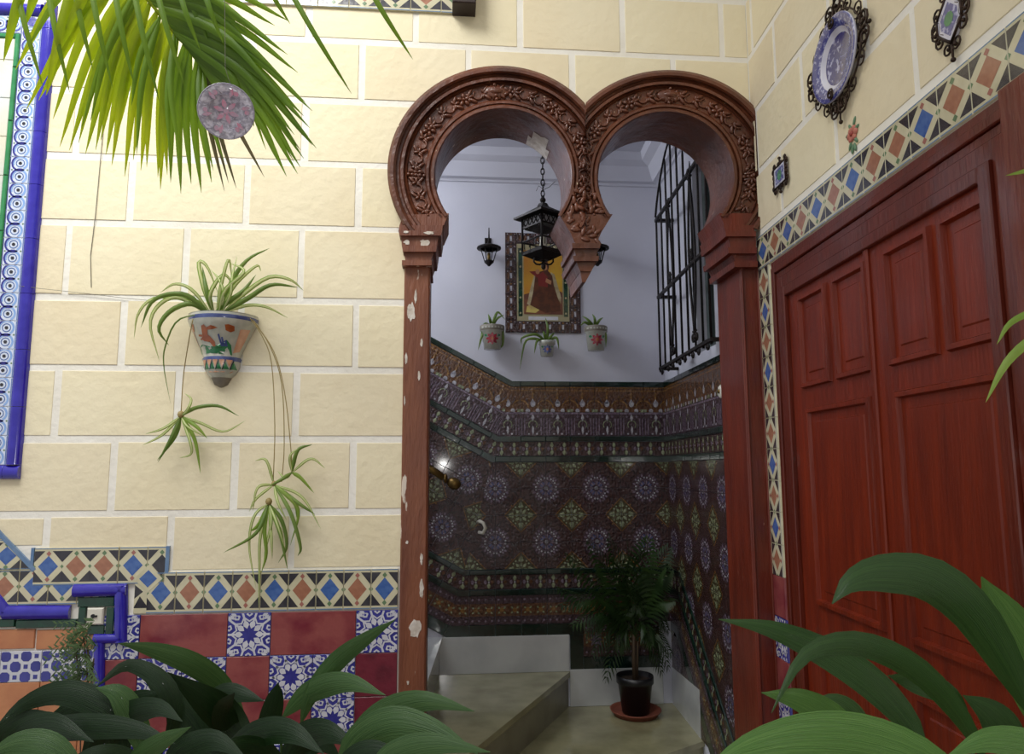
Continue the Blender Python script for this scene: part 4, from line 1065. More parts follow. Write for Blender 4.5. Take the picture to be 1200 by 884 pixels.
for cen, tips in (((212, 488), [[(190, 510), (167, 522)], [(200, 515), (185, 542)], [(192, 502), (170, 509)], [(228, 515), (235, 555)], [(222, 515), (224, 532), (210, 537)], [(230, 478), (256, 476), (280, 488)], [(235, 496), (262, 506), (288, 493)], [(230, 500), (243, 514)], [(220, 480), (224, 468), (216, 461)], [(205, 512), (184, 540)], [(220, 500), (240, 512)]]),
                  ((315, 590), [[(305, 630), (304, 670), (303, 714)], [(328, 625), (337, 668)], [(325, 615), (334, 643)], [(303, 615), (291, 624)], [(318, 630), (319, 655)], [(300, 625), (262, 648)], [(322, 610), (330, 625), (332, 652)], [(310, 620), (312, 650), (306, 672)], [(298, 605), (292, 640), (300, 690)], [(330, 610), (336, 640), (326, 660)], [(318, 612), (312, 640), (309, 660)]]),
                  ((321, 568), [[(354, 583), (376, 620)], [(350, 590), (369, 603)], [(302, 572), (296, 600)], [(345, 590), (348, 608)], [(312, 540), (299, 540)], [(340, 600), (352, 640), (349, 652)], [(300, 585), (292, 600)], [(335, 580), (350, 600), (340, 640)], [(326, 590), (336, 610)]]),
                  ((342, 554), [[(364, 538), (381, 549)], [(349, 528), (366, 521)], [(340, 535), (350, 525)], [(352, 560), (368, 578)], [(334, 560), (325, 552)], [(330, 562), (316, 570)]])):
    for i, t in enumerate(tips):
        pts = [(cen[0], cen[1], .05)]+[(x, y, .05+.02*((i*7) % 3)-.01*j) for j, (x, y) in enumerate(t)]
        sleaf(pts, .010+.004*(i % 2), sp, i % 2 == 0, i % 4 == 1)

# ================================================================== PALM FRONDS, TOP LEFT
def world_leaf(path, w, mt, par, name='leaf', prof=lance, roll=0, fold=.3, n=12):
    mb = MB(); mb.leaf([P3(*q) for q in path], w, roll, fold, 0, prof, n); return mb.build(name, mt, par)
rach = [(60, -150, 2.0), (110, -70, 2.06), (150, -28, 2.1), (176, 3, 2.13), (203, 37, 2.16), (228, 66, 2.19), (251, 98, 2.22)]
pf = thing('palm_frond', P3(60, -150, 2.0), 'long yellow-green palm frond hanging down over the cream wall, upper left', 'palm frond')
mb = MB(); mb.tube(smooth([P3(*p) for p in rach], 20), [.009-.0065*i/20 for i in range(21)], 6); mb.build('midrib', palm_y, pf)
def rat(t):
    k = t*(len(rach)-1); i = min(int(k), len(rach)-2); u = k-i; return tuple(rach[i][j]+(rach[i+1][j]-rach[i][j])*u for j in range(3))
PTS = smooth([V(p) for p in rach], 40)
left_tips = [(.22, 18, 82), (.27, 54, 112), (.36, 70, 172), (.41, 81, 177), (.46, 100, 181), (.52, 131, 194), (.57, 146, 207), (.60, 156, 188), (.64, 165, 200), (.68, 185, 208), (.72, 188, 222), (.78, 212, 227), (.85, 236, 226), (.91, 263, 224), (.95, 277, 221), (.98, 310, 208), (.31, 30, 130), (.93, 268, 215), (.55, 140, 150), (.49, 118, 165)]
left_tips += [(.30, 62, 140), (.38, 92, 168), (.44, 112, 176), (.62, 172, 196), (.66, 196, 205), (.75, 200, 214), (.81, 224, 216), (.88, 248, 214), (.33, 45, 118), (.50, 124, 182)]
for i, (t, tx, ty) in enumerate(left_tips):
    r0_ = PTS[int(t*40)]; d = r0_[2]
    mid = (r0_[0]*.5+tx*.5-6, r0_[1]*.5+ty*.5-10, d+.02)
    world_leaf([tuple(r0_), mid, (tx, ty, d+.05)], .027 if t < .9 else .017, palm_y if t < .74 else (palm_d if t < .9 else palm_b), pf, 'leaflet')
    if i % 3 == 0 and t < .9:
        r1_ = PTS[min(40, int(t*40)+1)]; world_leaf([tuple(r1_), (mid[0]+8, mid[1]-6, d-.02), (tx+14, ty-26, d-.02)], .020, palm_d, pf, 'leaflet')
right_tips = [(.30, 339, 25), (.34, 310, 44), (.42, 337, 64), (.48, 349, 85), (.55, 366, 130), (.63, 363, 150), (.68, 371, 174), (.74, 361, 160), (.80, 349, 204), (.85, 336, 207), (.88, 327, 192), (.92, 345, 190), (.45, 300, 60), (.60, 352, 140), (.70, 330, 150), (.52, 322, 105), (.66, 345, 158), (.97, 312, 176), (.76, 352, 176)]
right_tips += [(.38, 322, 30), (.58, 358, 120), (.64, 356, 136), (.83, 352, 196), (.78, 356, 186), (.40, 290, 40), (.50, 336, 96), (.72, 366, 170)]
for i, (t, tx, ty) in enumerate(right_tips):
    r0_ = PTS[int(t*40)]; d = r0_[2]
    mid = (r0_[0]*.5+tx*.5+10, r0_[1]*.5+ty*.5-14, d-.03)
    world_leaf([tuple(r0_), mid, (tx, ty, d-.02)], .027 if t < .9 else .015, palm_d, pf, 'leaflet')
    if i % 2 == 0: world_leaf([tuple(r0_), (mid[0]-14, mid[1]+4, d-.01), ((tx+r0_[0])/2+8, (ty+r0_[1])/2+18, d)], .034, palm_d, pf, 'leaflet')
pf2 = thing('palm_frond', P3(90, -160, 1.8), 'darker palm frond with narrow leaflets crossing in front of the violet frame corner', 'palm frond')
rc2 = [(-40, -60, 1.85), (60, -55, 1.82), (150, -45, 1.8), (260, -40, 1.8), (380, -50, 1.82), (460, -60, 1.84)]
mb = MB(); mb.tube(smooth([P3(*p) for p in rc2], 16), [.006-.003*i/16 for i in range(17)], 6); mb.build('midrib', palm_d, pf2)
for (rx, ry), (tx, ty), c in [((8, -58), (51, 104), 1), ((48, -56), (82, 110), 1), ((80, -54), (109, 82), 1), ((100, -52), (132, 103), 1), ((128, -48), (158, 103), 1), ((150, -46), (187, 120), 1), ((175, -45), (217, 102), 1), ((0, -60), (-20, 60), 0), ((40, -58), (4, 72), 0), ((95, -52), (54, 112), 0),
        ((320, -46), (412, 110), 1), ((410, -54), (484, 70), 1), ((300, -44), (340, 28), 1), ((60, -56), (30, 30), 0), ((200, -44), (235, 60), 1), ((230, -42), (262, 52), 1), ((120, -50), (70, 60), 0), ((560, -100), (604, 16), 1), ((570, -100), (640, 22), 1)]:
    if rx > 500: r3 = (455, -60, 1.84); continue
    world_leaf([(rx, ry, 1.82), (rx*.45+tx*.55-2, ry*.45+ty*.55, 1.79), (tx, ty, 1.82)],   .014 if c else .024, palm_d if c else palm_y, pf2, 'leaflet')
# hanging plate among the leaves
hc = P3(265, 131, 1.92); hp = thing('hanging_plate', hc, 'small round pewter-coloured plate with rose star pattern among the palm leaves', 'plate')
nrm = (EYE-hc).normalized(); nrm = (nrm+V((.02, 0, .12))).normalized()
rr = 31.5/FPX*1.92
mb = MB(); mb.lathe(hc, [(.001, .0), (rr*.55, .001), (rr*.62, .006), (rr*.92, .010), (rr, .009), (rr, .006), (rr*.9, .006), (rr*.55, -.004), (.001, -.004)], 36, 0, tuple(nrm)); mb.build('dish', pl_k, hp)
ux = nrm.orthogonal().normalized(); uy = nrm.cross(ux); mb = MB()
def on(r_, a, e): return hc+nrm*e+(ux*cos(a)+uy*sin(a))*r_*rr
def fanp(pts, e): mb.add([hc+nrm*e+(ux*x+uy*y)*rr for x, y in pts], [tuple(range(len(pts)))], 0)
for k in range(6):
    fanp(petal(0, 0, k*pi/3, .06, .46, .17), .0075); cx_, cy_ = .72*cos(k*pi/3+.3), .72*sin(k*pi/3+.3)
    fanp(circ(cx_, cy_, .09, 8), .0118); fanp(petal(0, 0, k*pi/3+.52, .5, .86, .14), .0120)
fanp(circ(0, 0, .1, 8), .008); mb.build('rose_pattern', pl_r, hp)
mb = MB()
for r_ in (.98, .60, .34): 
    mb.tube([on(r_, 2*pi*k/32, .010 if r_ > .5 else .006) for k in range(33)], .0012, 4)
for k in range(12): mb.tube([on(.62, k*pi/6, .011), on(.80, k*pi/6+.15, .0125), on(.96, k*pi/6, .011)], .0009, 4)
mb.build('relief_rings', mat('pewter_light', (168, 164, 180), .3), hp)
mb = MB(); mb.tube([on(.98, pi/2, .006), P3(264, 80, 1.92), P3(263, -60, 1.92), P3(262, -160, 1.92)], .0008, 4); mb.build('hanging_thread', thread, hp)

# ================================================================== RIGHT WALL ORNAMENTS
def scroll(mb, fr, c, dirv, size, off, flip=1, r=.0028, turns=1.35):
    """C-scroll: c base (x,z), dirv direction angle"""
    pts = []
    for k in range(13):
        t = k/12; a = dirv+flip*(t*2*pi*turns-.6); rad = size*(1-t*.72)
        cxx = c[0]+cos(dirv+flip*.9)*size*.85; czz = c[1]+sin(dirv+flip*.9)*size*.85
        pts.append(fr.w(cxx-cos(a+flip*.3)*rad, czz-sin(a+flip*.3)*rad, off))
    mb.tube(pts, r, 5); mb.ell(pts[-1], fr.X*r*2, fr.Z*r*2, fr.Y*r*2, 0, 6, 4)
def orn_plate(cpx, rx, rz, label, n_s, fs, big=True, off=.018):
    cx, cz = RT.hit(*cpx, off); t = thing('framed_plate', RT.w(cx, cz), label, 'plate')
    mb = MB(); m = 44
    prof = [(0, .012), (.58, .012), (.64, .016), (.70, .022), (.96, .032), (1.0, .031), (1.0, .024), (.7, .006), (0, .004)]
    vs = []; 
    for s_, o in prof: vs += [RT.w(cx+rx*max(s_, .001)*cos(2*pi*k/m), cz+rz*max(s_, .001)*sin(2*pi*k/m), o) for k in range(m)]
    b = len(mb.v); mb.v += vs
    for i in range(len(prof)-1):
        for k in range(m): mb.f.append((b+i*m+k, b+(i+1)*m+k, b+(i+1)*m+(k+1) % m, b+i*m+(k+1) % m)[::-1]); mb.m.append([2, 0, 0, 1, 1, 0, 0, 0][i]); mb.sm.append(True)
    mb.build('dish', [pl_w, pl_b, pl_d], t)
    mb = MB(); R_ = 1.06
    mb.tube([RT.w(cx+rx*R_*cos(2*pi*k/36), cz+rz*R_*sin(2*pi*k/36), .016) for k in range(37)], .003, 5, 0, False)
    for k in range(n_s):
        a = 2*pi*(k+.5)/n_s; px_, pz_ = cx+rx*1.07*cos(a), cz+rz*1.07*sin(a)
        for f in (-1, 1): scroll(mb, RT, (px_, pz_), a+f*.5, fs, .016, f, .0025)
    for a in (0, pi/2, pi, 3*pi/2):
        px_, pz_ = cx+rx*1.12*cos(a), cz+rz*1.12*sin(a)
        for f in (-1, 1): scroll(mb, RT, (px_, pz_), a+f*.25, fs*1.15, .02, f, .0034)
        L_ = fs*(2.0 if abs(sin(a)) > .5 else 1.2)
        mb.tube([RT.w(px_, pz_, .016), RT.w(px_+L_*cos(a), pz_+L_*sin(a), .016)], [.004, .0025], 5)
        mb.ell(RT.w(px_+L_*cos(a), pz_+L_*sin(a), .016), RT.X*.007, RT.Z*.007, RT.Y*.006)
        if big and a in (pi/2, 3*pi/2): scroll(mb, RT, (cx+rx*.98*cos(a), cz+rz*.86*sin(a)), a+pi+.4, fs*.7, .036, 1, .003)
    mb.build('iron_frame', rust, t)
    return t
bx0, bx1 = RT.hit(953, 70, .02)[0], RT.hit(1007, 70, .02)[0]; bz0, bz1 = RT.hit(976, 125, .02)[1], RT.hit(986, 13, .02)[1]
print('plate', bx1-bx0, bz1-bz0)
orn_plate((980, 69), (bx1-bx0)/2, (bz1-bz0)/2, 'large oval blue and white plate in a scrolled iron frame, above the door', 8, .029)
def small_orn(cpx, w, h, fs, label, dia=False, off=.012):
    cx, cz = RT.hit(*cpx, off); t = thing('framed_tile', RT.w(cx, cz), label, 'wall ornament'); mb = MB()
    pl = [(cx, cz-h/2), (cx+w/2, cz-h*.15), (cx+w/2, cz+h*.15), (cx, cz+h/2), (cx-w/2, cz+h*.15), (cx-w/2, cz-h*.15)] if dia else rect(cx-w/2, cz-h/2, cx+w/2, cz+h/2)
    mb.prism(RT, pl, .004, .014); k_ = .7; mb.flat(RT, [(cx+(x-cx)*k_, cz+(z-cz)*k_) for x, z in pl], .0146, 1); k_ = .3; mb.flat(RT, circ(cx, cz, w*.2, 8), .0150, 2); mb.build('plaque', [pl_w, pl_b, potg], t)
    mb = MB()
    for i in range(len(pl)):
        a, b = pl[i], pl[(i+1) % len(pl)]; mb.tube([RT.w(*a, .014), RT.w(*b, .014)], .0035, 5)
        for q in (0,) if dia else (0, .5):
            px_, pz_ = a[0]+(b[0]-a[0])*q, a[1]+(b[1]-a[1])*q; an = math.atan2(pz_-cz, px_-cx)
            for f in (-1, 1): scroll(mb, RT, (px_, pz_), an+f*.4, fs, .012, f, .0026)
    for a in (pi/2, 3*pi/2): mb.tube([RT.w(cx, cz+sin(a)*h/2, .012), RT.w(cx, cz+sin(a)*(h/2+fs*2), .012)], [.004, .0025], 5); mb.ell(RT.w(cx, cz+sin(a)*(h/2+fs*2), .012), RT.X*.006, RT.Z*.006, RT.Y*.006)
    mb.build('iron_frame', rust, t)
small_orn((914, 205), .10, .075, .013, 'small rectangular tile in iron scrollwork, beside the right capital of the arch')
small_orn((1113, 22), .085, .12, .020, 'small pointed blue-white tile in iron scrollwork at the top right', True)
cx, cz = RT.hit(999, 157, .004); t = thing('flower_plaque', RT.w(cx, cz), 'small pink ceramic flower sprig stuck on the wall under the oval plate', 'wall ornament')
mb = MB()
for k in range(6): a = k*pi/3; mb.ell(RT.w(cx+.018*cos(a), cz+.014*sin(a), .005), RT.X*.013, RT.Z*.011, RT.Y*.004)
mb.ell(RT.w(cx, cz, .008), RT.X*.009, RT.Z*.008, RT.Y*.004, 1); mb.build('blossom', [mat('petal_pink', (186, 112, 96), .4), mat('petal_red', (150, 60, 50), .4)], t)
mb = MB()
for a, l_ in ((-100, .05), (-75, .05), (-125, .04), (-50, .035), (170, .035), (15, .035), (60, .04), (120, .03)):
    ar = R(a); c = RT.w(cx+l_*.7*cos(ar), cz+l_*.9*sin(ar), .004); dv = RT.X*cos(ar)+RT.Z*sin(ar); mb.ell(c, dv*.016, dv.cross(RT.Y)*.006, RT.Y*.003)
mb.build('leaves', mat('ceramic_leaf', (90, 128, 96), .4), t)

# ================================================================== INSIDE THE HALL
# religious tile picture (plain generic figure)
a0_, a1_ = BK.hit(592, 390), BK.hit(679, 275); tp_ = thing('tiled_picture', BK.w(a0_[0], a0_[1]), 'tiled picture of a robed mother and child in a brown patterned tile border', 'picture')
x0, z0, x1, z1 = a0_[0], a0_[1], a1_[0], a1_[1]; W_, H_ = x1-x0, z1-z0; bw2 = W_*.155
def brick_layers(w, h): return [(rect(w*.42, h*.3, w*.58, h*.7), 1, 6)]+[(q_, l_, {2: 7, 3: 0, 8: 8}[m_]) for q_, l_, m_ in [(petal(w*.25, h*.2, R(90), 0, h*.6, w*.26), 1, 2), (petal(w*.72, h*.2, R(90), 0, h*.6, w*.26), 1, 3), (circ(w*.5, h*.1, w*.07, 6), 1, 2), (circ(w*.5, h*.85, w*.07, 6), 1, 8)]]+[(circ(w*.2, h*.85, w*.05, 6), 2, 6), (circ(w*.8, h*.85, w*.05, 6), 2, 6)]
nb_ = 8; hh_ = H_/nb_
m1 = tile_mesh('border_tile', bw2, hh_, .010, DM, 0, brick_layers(bw2, hh_))
for k in range(nb_): put_tile('border_tile', m1, tp_, BK, x0, z0+k*hh_); put_tile('border_tile', m1, tp_, BK, x1-bw2, z0+k*hh_)
nx_ = 4; ww_ = (W_-2*bw2)/nx_; m2 = tile_mesh('border_tile', ww_, bw2, .010, DM, 0, brick_layers(ww_, bw2))
for k in range(nx_): put_tile('border_tile', m2, tp_, BK, x0+bw2+k*ww_, z0); put_tile('border_tile', m2, tp_, BK, x0+bw2+k*ww_, z1-bw2)
xi0, xi1, zi0, zi1 = x0+bw2, x1-bw2, z0+bw2, z1-bw2
mb = MB(); mb.bx(BK, xi0, xi1, zi0, zi1, 0, .011, 0); e = W_*.03
for p_ in (rect(xi0+e*.6, zi0+e*2, xi0+e*2.4, zi1-e*2), rect(xi1-e*2.4, zi0+e*2, xi1-e*.6, zi1-e*2)): mb.flat(BK, p_, .0114, 1)
for k in range(5):
    for xx in (xi0+e*1.5, xi1-e*1.5): mb.flat(BK, circ(xx, zi0+(zi1-zi0)*(k+.5)/5, e*.5, 6), .0118, 0)
mb.flat(BK, rect(xi0+e*5, zi0+e*.5, xi1-e*5, zi0+e*2), .0114, 2)
gcm = mat('glaze_frame_cream', (156, 148, 116), .3); mb.build('inner_frame', [gcm, t_bot, t_white], tp_)
e2 = e*3; px0, px1, pz0, pz1 = xi0+e2, xi1-e2, zi0+e2, zi1-e2*.9; PW, PH = px1-px0, pz1-pz0
im = [mat('paint_sky_yellow', (196, 158, 44), .35, (176, 104, 38), 5, .3, .75), mat('paint_brown_robe', (70, 36, 22), .35, (92, 48, 28), 30, .4, .6), mat('paint_red_robe', (120, 36, 34), .35), mat('paint_skin', (168, 118, 82), .4), mat('paint_cloak', (176, 164, 130), .4, (140, 122, 90), 20, .4, .6), mat('paint_cloud', (196, 178, 96), .4, (150, 120, 90), 12, .4, .6), mat('paint_dusk', (120, 74, 50), .4, (92, 52, 40), 12, .4, .6)]
mb = MB(); mb.bx(BK, px0, px1, pz0, pz1, 0, .013, 0)
def pf_(pts, mi, lv): mb.flat(BK, [(px0+PW*x, pz0+PH*z) for x, z in pts], .0134+.0003*lv, mi)
pf_([(0, 0), (1, 0), (1, .34), (.75, .42), (.3, .36), (0, .30)], 6, 0)
pf_([(.05, .03), (.30, .02), (.48, .10), (.42, .17), (.2, .16), (.08, .12)], 5, 1)
pf_([(.08, .16), (.16, .12), (.34, .60), (.30, .66), (.18, .42)], 4, 1); pf_([(.80, .62), (.70, .66), (.78, .35), (.96, .16), (.97, .26)], 4, 1)
pf_([(.16, .14), (.55, .02), (.95, .05), (.92, .18), (.78, .44), (.74, .60), (.60, .70), (.42, .66), (.30, .60), (.24, .34)], 1, 2)
pf_([(.38, .44), (.62, .42), (.62, .58), (.50, .66), (.36, .60)], 2, 3); pf_([(.22, .62), (.42, .54), (.46, .60), (.32, .67), (.14, .66)], 2, 3)
pf_(circ(.55, .735, .075, 10, .055), 3, 4); pf_(circ(.36, .66, .055, 10, .04), 3, 4); pf_([(.45, .76), (.50, .82), (.62, .82), (.66, .74), (.62, .66), (.60, .77)], 1, 5); pf_([(.56, .50), (.70, .46), (.72, .52), (.58, .56)], 3, 4)
mb.build('painted_scene', im, tp_)
# small pots on the hall wall
def wall_flower_pot(cx_, ytop, ybot, wtop, wbot, label, rim, flower, leaves, grp=None):
    off = .05; s_ = (BK.hit(650, 400, off)[0]-BK.hit(600, 400, off)[0])/50
    x, zt_ = BK.hit(cx_, ytop, off); zb_ = BK.hit(cx_, ybot, off)[1]; c = BK.w(x, 0, wtop/2*s_+.006)
    t = thing('wall_flower_pot', BK.w(x, zb_, 0), label, 'potted plant'); rt, rb = wtop/2*s_, wbot/2*s_; h = zt_-zb_
    prof = [(.001, zb_), (rb, zb_), (rt*.86, zt_-h*.27), (rt, zt_-h*.24), (rt*1.02, zt_-h*.03), (rt*.95, zt_), (rt*.85, zt_-.006), (.001, zt_-.01)]
    mb = MB(); mb.lathe((c.x, c.y, 0), prof, 22, 0, None, 0, 2*pi, [0, 0, 0, 1, 1, 1, 2]); po = mb.build('pot', [potw, rim, soil], t)
    pp_ = Pot(c.x, c.y, prof[1:6]); mb = MB(); zc_ = zb_+h*.40
    for k in range(8): pp_.decal(mb, petal(0, zc_, k*pi/4, rb*.1, rb*.78, rb*.34), 0)
    pp_.decal(mb, circ(0, zc_, rb*.22, 8), 1, .002)
    for k in (-1, 1):
        pp_.decal(mb, petal(0, zc_, R(90-k*62), rb*.7, rb*1.1, rb*.3), 2)
    for k in range(-3, 4): pp_.decal(mb, circ(k*rt*.26, zt_-h*.13, rt*.09, 5), 3, .0012)
    mb.build('painting', [flower, poto, potg, potw], po)
    mb = MB(); mb.tube([BK.w(x, zt_-h*.12, 0), V((c.x, c.y+rt*.9, zt_-h*.12))], .004, 5); mb.build('bracket', iron, t)
    for p_ in leaves:
        q = [BK.hw(a, b, .06+.02*((i*5) % 3)) for i, (a, b) in enumerate([(cx_, ytop+1)]+p_)]; mb = MB(); mb.leaf(q, .017, 0, .5, 0, lance, 10); mb.build('leaf', spid_d, t)
wall_flower_pot(576.5, 383, 410.5, 28, 19, 'red-flowered white wall pot at the lower left corner of the tiled picture', potgrey, potr, [[(566, 392), (560, 411)], [(588, 386), (589, 404), (583, 409)], [(574, 374), (572, 368)], [(582, 374), (591, 369)], [(580, 372), (584, 366), (592, 375)], [(568, 380), (563, 396)]])
wall_flower_pot(640.5, 400, 418, 20, 14, 'smallest wall pot with blue flower and drooping leaves, under the tiled picture', potw, potb, [[(625, 397), (615, 402), (609, 434)], [(628, 392), (612, 396), (611, 404)], [(652, 396), (655, 410)], [(638, 392), (636, 388)], [(646, 394), (650, 390)], [(630, 399), (626, 415)], [(642, 385), (639, 372)]])
wall_flower_pot(697, 384, 412, 27, 19, 'red-flowered white wall pot on the right of the tiled picture', potgrey, potr, [[(690, 376), (682, 370)], [(702, 376), (707, 372)], [(709, 390), (710, 408)], [(686, 378), (680, 382)], [(697, 374), (694, 368)]])
# sconces
def sconce(cx_, y0, label):
    off = .10; s_ = (BK.hit(650, 300, off)[0]-BK.hit(600, 300, off)[0])/50; x = BK.hit(cx_, 300, off)[0]; c = BK.w(x, 0, off); Z = lambda y: BK.hit(cx_, y, off)[1]
    t = thing('wall_lantern', BK.w(x, Z(300), 0), label, 'lamp')
    mb = MB(); mb.tube([V((c.x, c.y, Z(y0))), V((c.x, c.y, Z(289)))], [.003, .007], 6); mb.tube([V((c.x, c.y, Z(284))), V((c.x, c.y+.04, Z(279))), BK.w(x, Z(281), 0)], .005, 6); mb.bx(BK, x-.02, x+.02, Z(290), Z(273), 0, .008, 0, .002)
    mb.lathe((c.x, c.y, 0), [(.002, Z(286)), (8*s_, Z(287.5)), (14*s_, Z(290)), (14*s_, Z(292)), (10*s_, Z(292))], 16)
    mb.ell(V((c.x, c.y, Z(310))), V((.012, 0, 0)), V((0, .012, 0)), V((0, 0, .012)))
    mb.lathe((c.x, c.y, 0), [(5.5*s_, Z(306)), (5.5*s_, Z(308)), (2*s_, Z(311))], 8); mb.tube([V((c.x, c.y, Z(288))), V((c.x, c.y, Z(309)))], .003, 5); mb.build('frame', iron, t)
    mb = MB()
    for k in range(6): a = k*pi/3; mb.tube([V((c.x+9.5*s_*cos(a), c.y+9.5*s_*sin(a), Z(291))), V((c.x+5*s_*cos(a), c.y+5*s_*sin(a), Z(307)))], .0035, 4)
    mb.build('rib', iron, t)
    mb = MB(); mb.lathe((c.x, c.y, 0), [(9*s_, Z(291.5)), (4.6*s_, Z(307))], 6); mb.build('glass', glass, t)
    mb = MB(); mb.tube([V((c.x, c.y, Z(306))), V((c.x, c.y, Z(297)))], .010, 8); mb.build('bulb', brass, t)
sconce(573, 267, 'black wall lantern to the left of the tiled picture')
sconce(700, 270, 'black wall lantern right of the tiled picture, half behind the arch pendant')
# hanging lantern
dl = 3.25; lc = P3(636.5, 270, dl); sL = dl/FPX; zL = lambda y: P3(636.5, y, dl).z
ln = thing('hanging_lantern', V((lc.x, lc.y, zL(312))), 'square black iron lantern hanging from a chain in the hall', 'lantern')
mb = MB(); zz = zL(236); i = 0
while zz < zc+.03:
    a = (V((1, 0, 0)) if i % 2 else V((0, 1, 0))); cpt = V((lc.x, lc.y, zz+.016)); mb.tube([cpt+a*.008*cos(q*pi/4)+V((0, 0, .017*sin(q*pi/4))) for q in range(9)], .0028, 4, 0, False); zz += .026; i += 1
mb.lathe((lc.x, lc.y, 0), [(.03, zc+.04), (.028, zc+.025), (.008, zc+.015)], 10); mb.tube([V((lc.x, lc.y, zL(239))), V((lc.x, lc.y, zL(228)))], .007, 6); mb.ell(V((lc.x, lc.y, zL(233))), V((.014, 0, 0)), V((0, .014, 0)), V((0, 0, .014)))
for p_ in ([(-.03, .05), (-.02, .075), (0, .06)], [(0, .055), (.03, .07), (.055, .095)], [(0, .06), (.012, .085), (-.01, .09)]): mb.tube([V((lc.x+a, lc.y-.01, zL(236)+b)) for a, b in p_], .0014, 4)
mb.build('chain', iron, ln)
def sq(r_, z): return [V((lc.x+r_*cos(R(a)), lc.y+r_*sin(R(a)), z)) for a in (-98, -8, 82, 172)]
def frus(mb, r0_, z0_, r1_, z1_, mi=0, caps=True): a, b = sq(r0_, z0_), sq(r1_, z1_); mb.add(a+b, [(i, (i+1) % 4, 4+(i+1) % 4, 4+i) for i in range(4)]+([(3, 2, 1, 0), (4, 5, 6, 7)] if caps else []), mi)
mb = MB(); frus(mb, 34*sL, zL(254), 7*sL, zL(241)); frus(mb, 35*sL, zL(256), 35*sL, zL(253.5)); frus(mb, 7*sL, zL(241), 5*sL, zL(237)); mb.build('roof', iron, ln)
mb = MB(); frus(mb, 23.5*sL, zL(266), 23.5*sL, zL(257), 0, False); mb.build('frieze', mat('frieze_grey', (150, 150, 156), .5), ln)
mb = MB(); frus(mb, 25*sL, zL(268), 25*sL, zL(266)); 
frus(mb, 25*sL, zL(300), 26*sL, zL(296)); frus(mb, 8*sL, zL(307), 24*sL, zL(300))
for i in range(4):
    a, b = sq(24.5*sL, zL(298))[i], sq(24.5*sL, zL(256))[i]; mb.tube([a, b], .0065, 4)
    p0_, p1_ = sq(25*sL, zL(266))[i], sq(25*sL, zL(266))[(i+1) % 4]; q0_, q1_ = sq(25*sL, zL(257))[i], sq(25*sL, zL(257))[(i+1) % 4]
    for k in range(5):
        a, b = p0_.lerp(p1_, (k+.1)/5), q0_.lerp(q1_, (k+.9)/5); c_, d_ = p0_.lerp(p1_, (k+.9)/5), q0_.lerp(q1_, (k+.1)/5); mb.tube([a, b], .003, 4); mb.tube([c_, d_], .003, 4)
    a, b = sq(25*sL, zL(284))[i], sq(25*sL, zL(284))[(i+1) % 4]; mb.tube([a, b], .004, 4)
    for k in range(4): u_ = (k+.5)/4; mb.tube([a.lerp(b, u_), a.lerp(b, u_)+V((0, 0, -.035))], .0025, 4)
mb.build('frame', iron, ln)
mb = MB()
for i in range(4):
    a, b = sq(24*sL, zL(296))[i], sq(24*sL, zL(296))[(i+1) % 4]; c_, d_ = sq(24*sL, zL(268))[(i+1) % 4], sq(24*sL, zL(268))[i]; mb.add([a, b, c_, d_], [(0, 1, 2, 3)])
mb.build('glass', glass, ln)
mb = MB(); mb.tube([V((lc.x, lc.y, zL(312))), V((lc.x, lc.y, zL(300)))], [.004, .02], 6)
mb.ell(V((lc.x, lc.y, zL(314))), V((.011, 0, 0)), V((0, .011, 0)), V((0, 0, .016)))
for f in (-1, 1): mb.tube([V((lc.x+f*(.022-.022*cos(q*.7)), lc.y-.01, zL(307)-.001+.020*sin(q*.7))) for q in range(10)], .0045, 5)
mb.build('finial', iron, ln)
mb = MB(); mb.tube([V((lc.x, lc.y, zL(294))), V((lc.x, lc.y, zL(276)))], [.016, .012], 8); mb.build('candle_tube', plastic, ln)

# window with iron grille
wi = MB(); wi.wbox(XI+.085, XI+.090, wy0+.04, wy1-.04, wz0+.04, wz1-.04); 
win = thing('window_1', V((XI, wy0, wz0)), None, None, kind='structure'); wi.build('pane', mat('window_glass', (150, 160, 165), .1, trans=.6), win)
mb = MB()
for a, b, c_, d_ in ((wy0, wy0+.04, wz0, wz1), (wy1-.04, wy1, wz0, wz1)): mb.wbox(XI+.05, XI+.12, a, b, c_, d_)
mb.wbox(XI+.05, XI+.12, wy0+.04, wy1-.04, wz0, wz0+.04); mb.wbox(XI+.05, XI+.12, wy0+.04, wy1-.04, wz1-.04, wz1); mb.wbox(XI+.05, XI+.12, (wy0+wy1)/2-.02, (wy0+wy1)/2+.02, wz0+.04, wz1-.04); mb.build('window_frame', shut, win)
mb = MB(); mb.wbox(XI+.12, XI+.15, wy0, wy1, wz0, wz1); mb.build('shutter', shut, win)
XG = XI-.10; GF = Frame((XG, 0, 0), (0, -1, 0)); g0 = GF.hit(774, 430)[0]; g1 = -3.02; zb_g, zm_g, zt_g = GF.hit(778, 430)[1], GF.hit(775, 345)[1], GF.hit(770, 257)[1]
print('grille', g0, g1, zb_g, zm_g, zt_g)
gr = thing('window_grille', GF.w(g0, zb_g), 'black wrought iron window grille with scrolls and spear points in the hall', 'grille')
nb2 = 9
for zz, nm in ((zb_g, 'cross_bar'), (zm_g, 'cross_bar'), (zt_g, 'cross_bar')):
    mb = MB(); mb.bx(GF, g0-.01, g1+.01, zz-.009, zz+.009, -.006, .008, 0, .002); mb.wbox(XG, XI-.002, -g0-.012, -g0+.012, zz-.008, zz+.008); mb.wbox(XG, XI-.002, -g1-.012, -g1+.012, zz-.008, zz+.008); mb.build(nm, iron, gr)
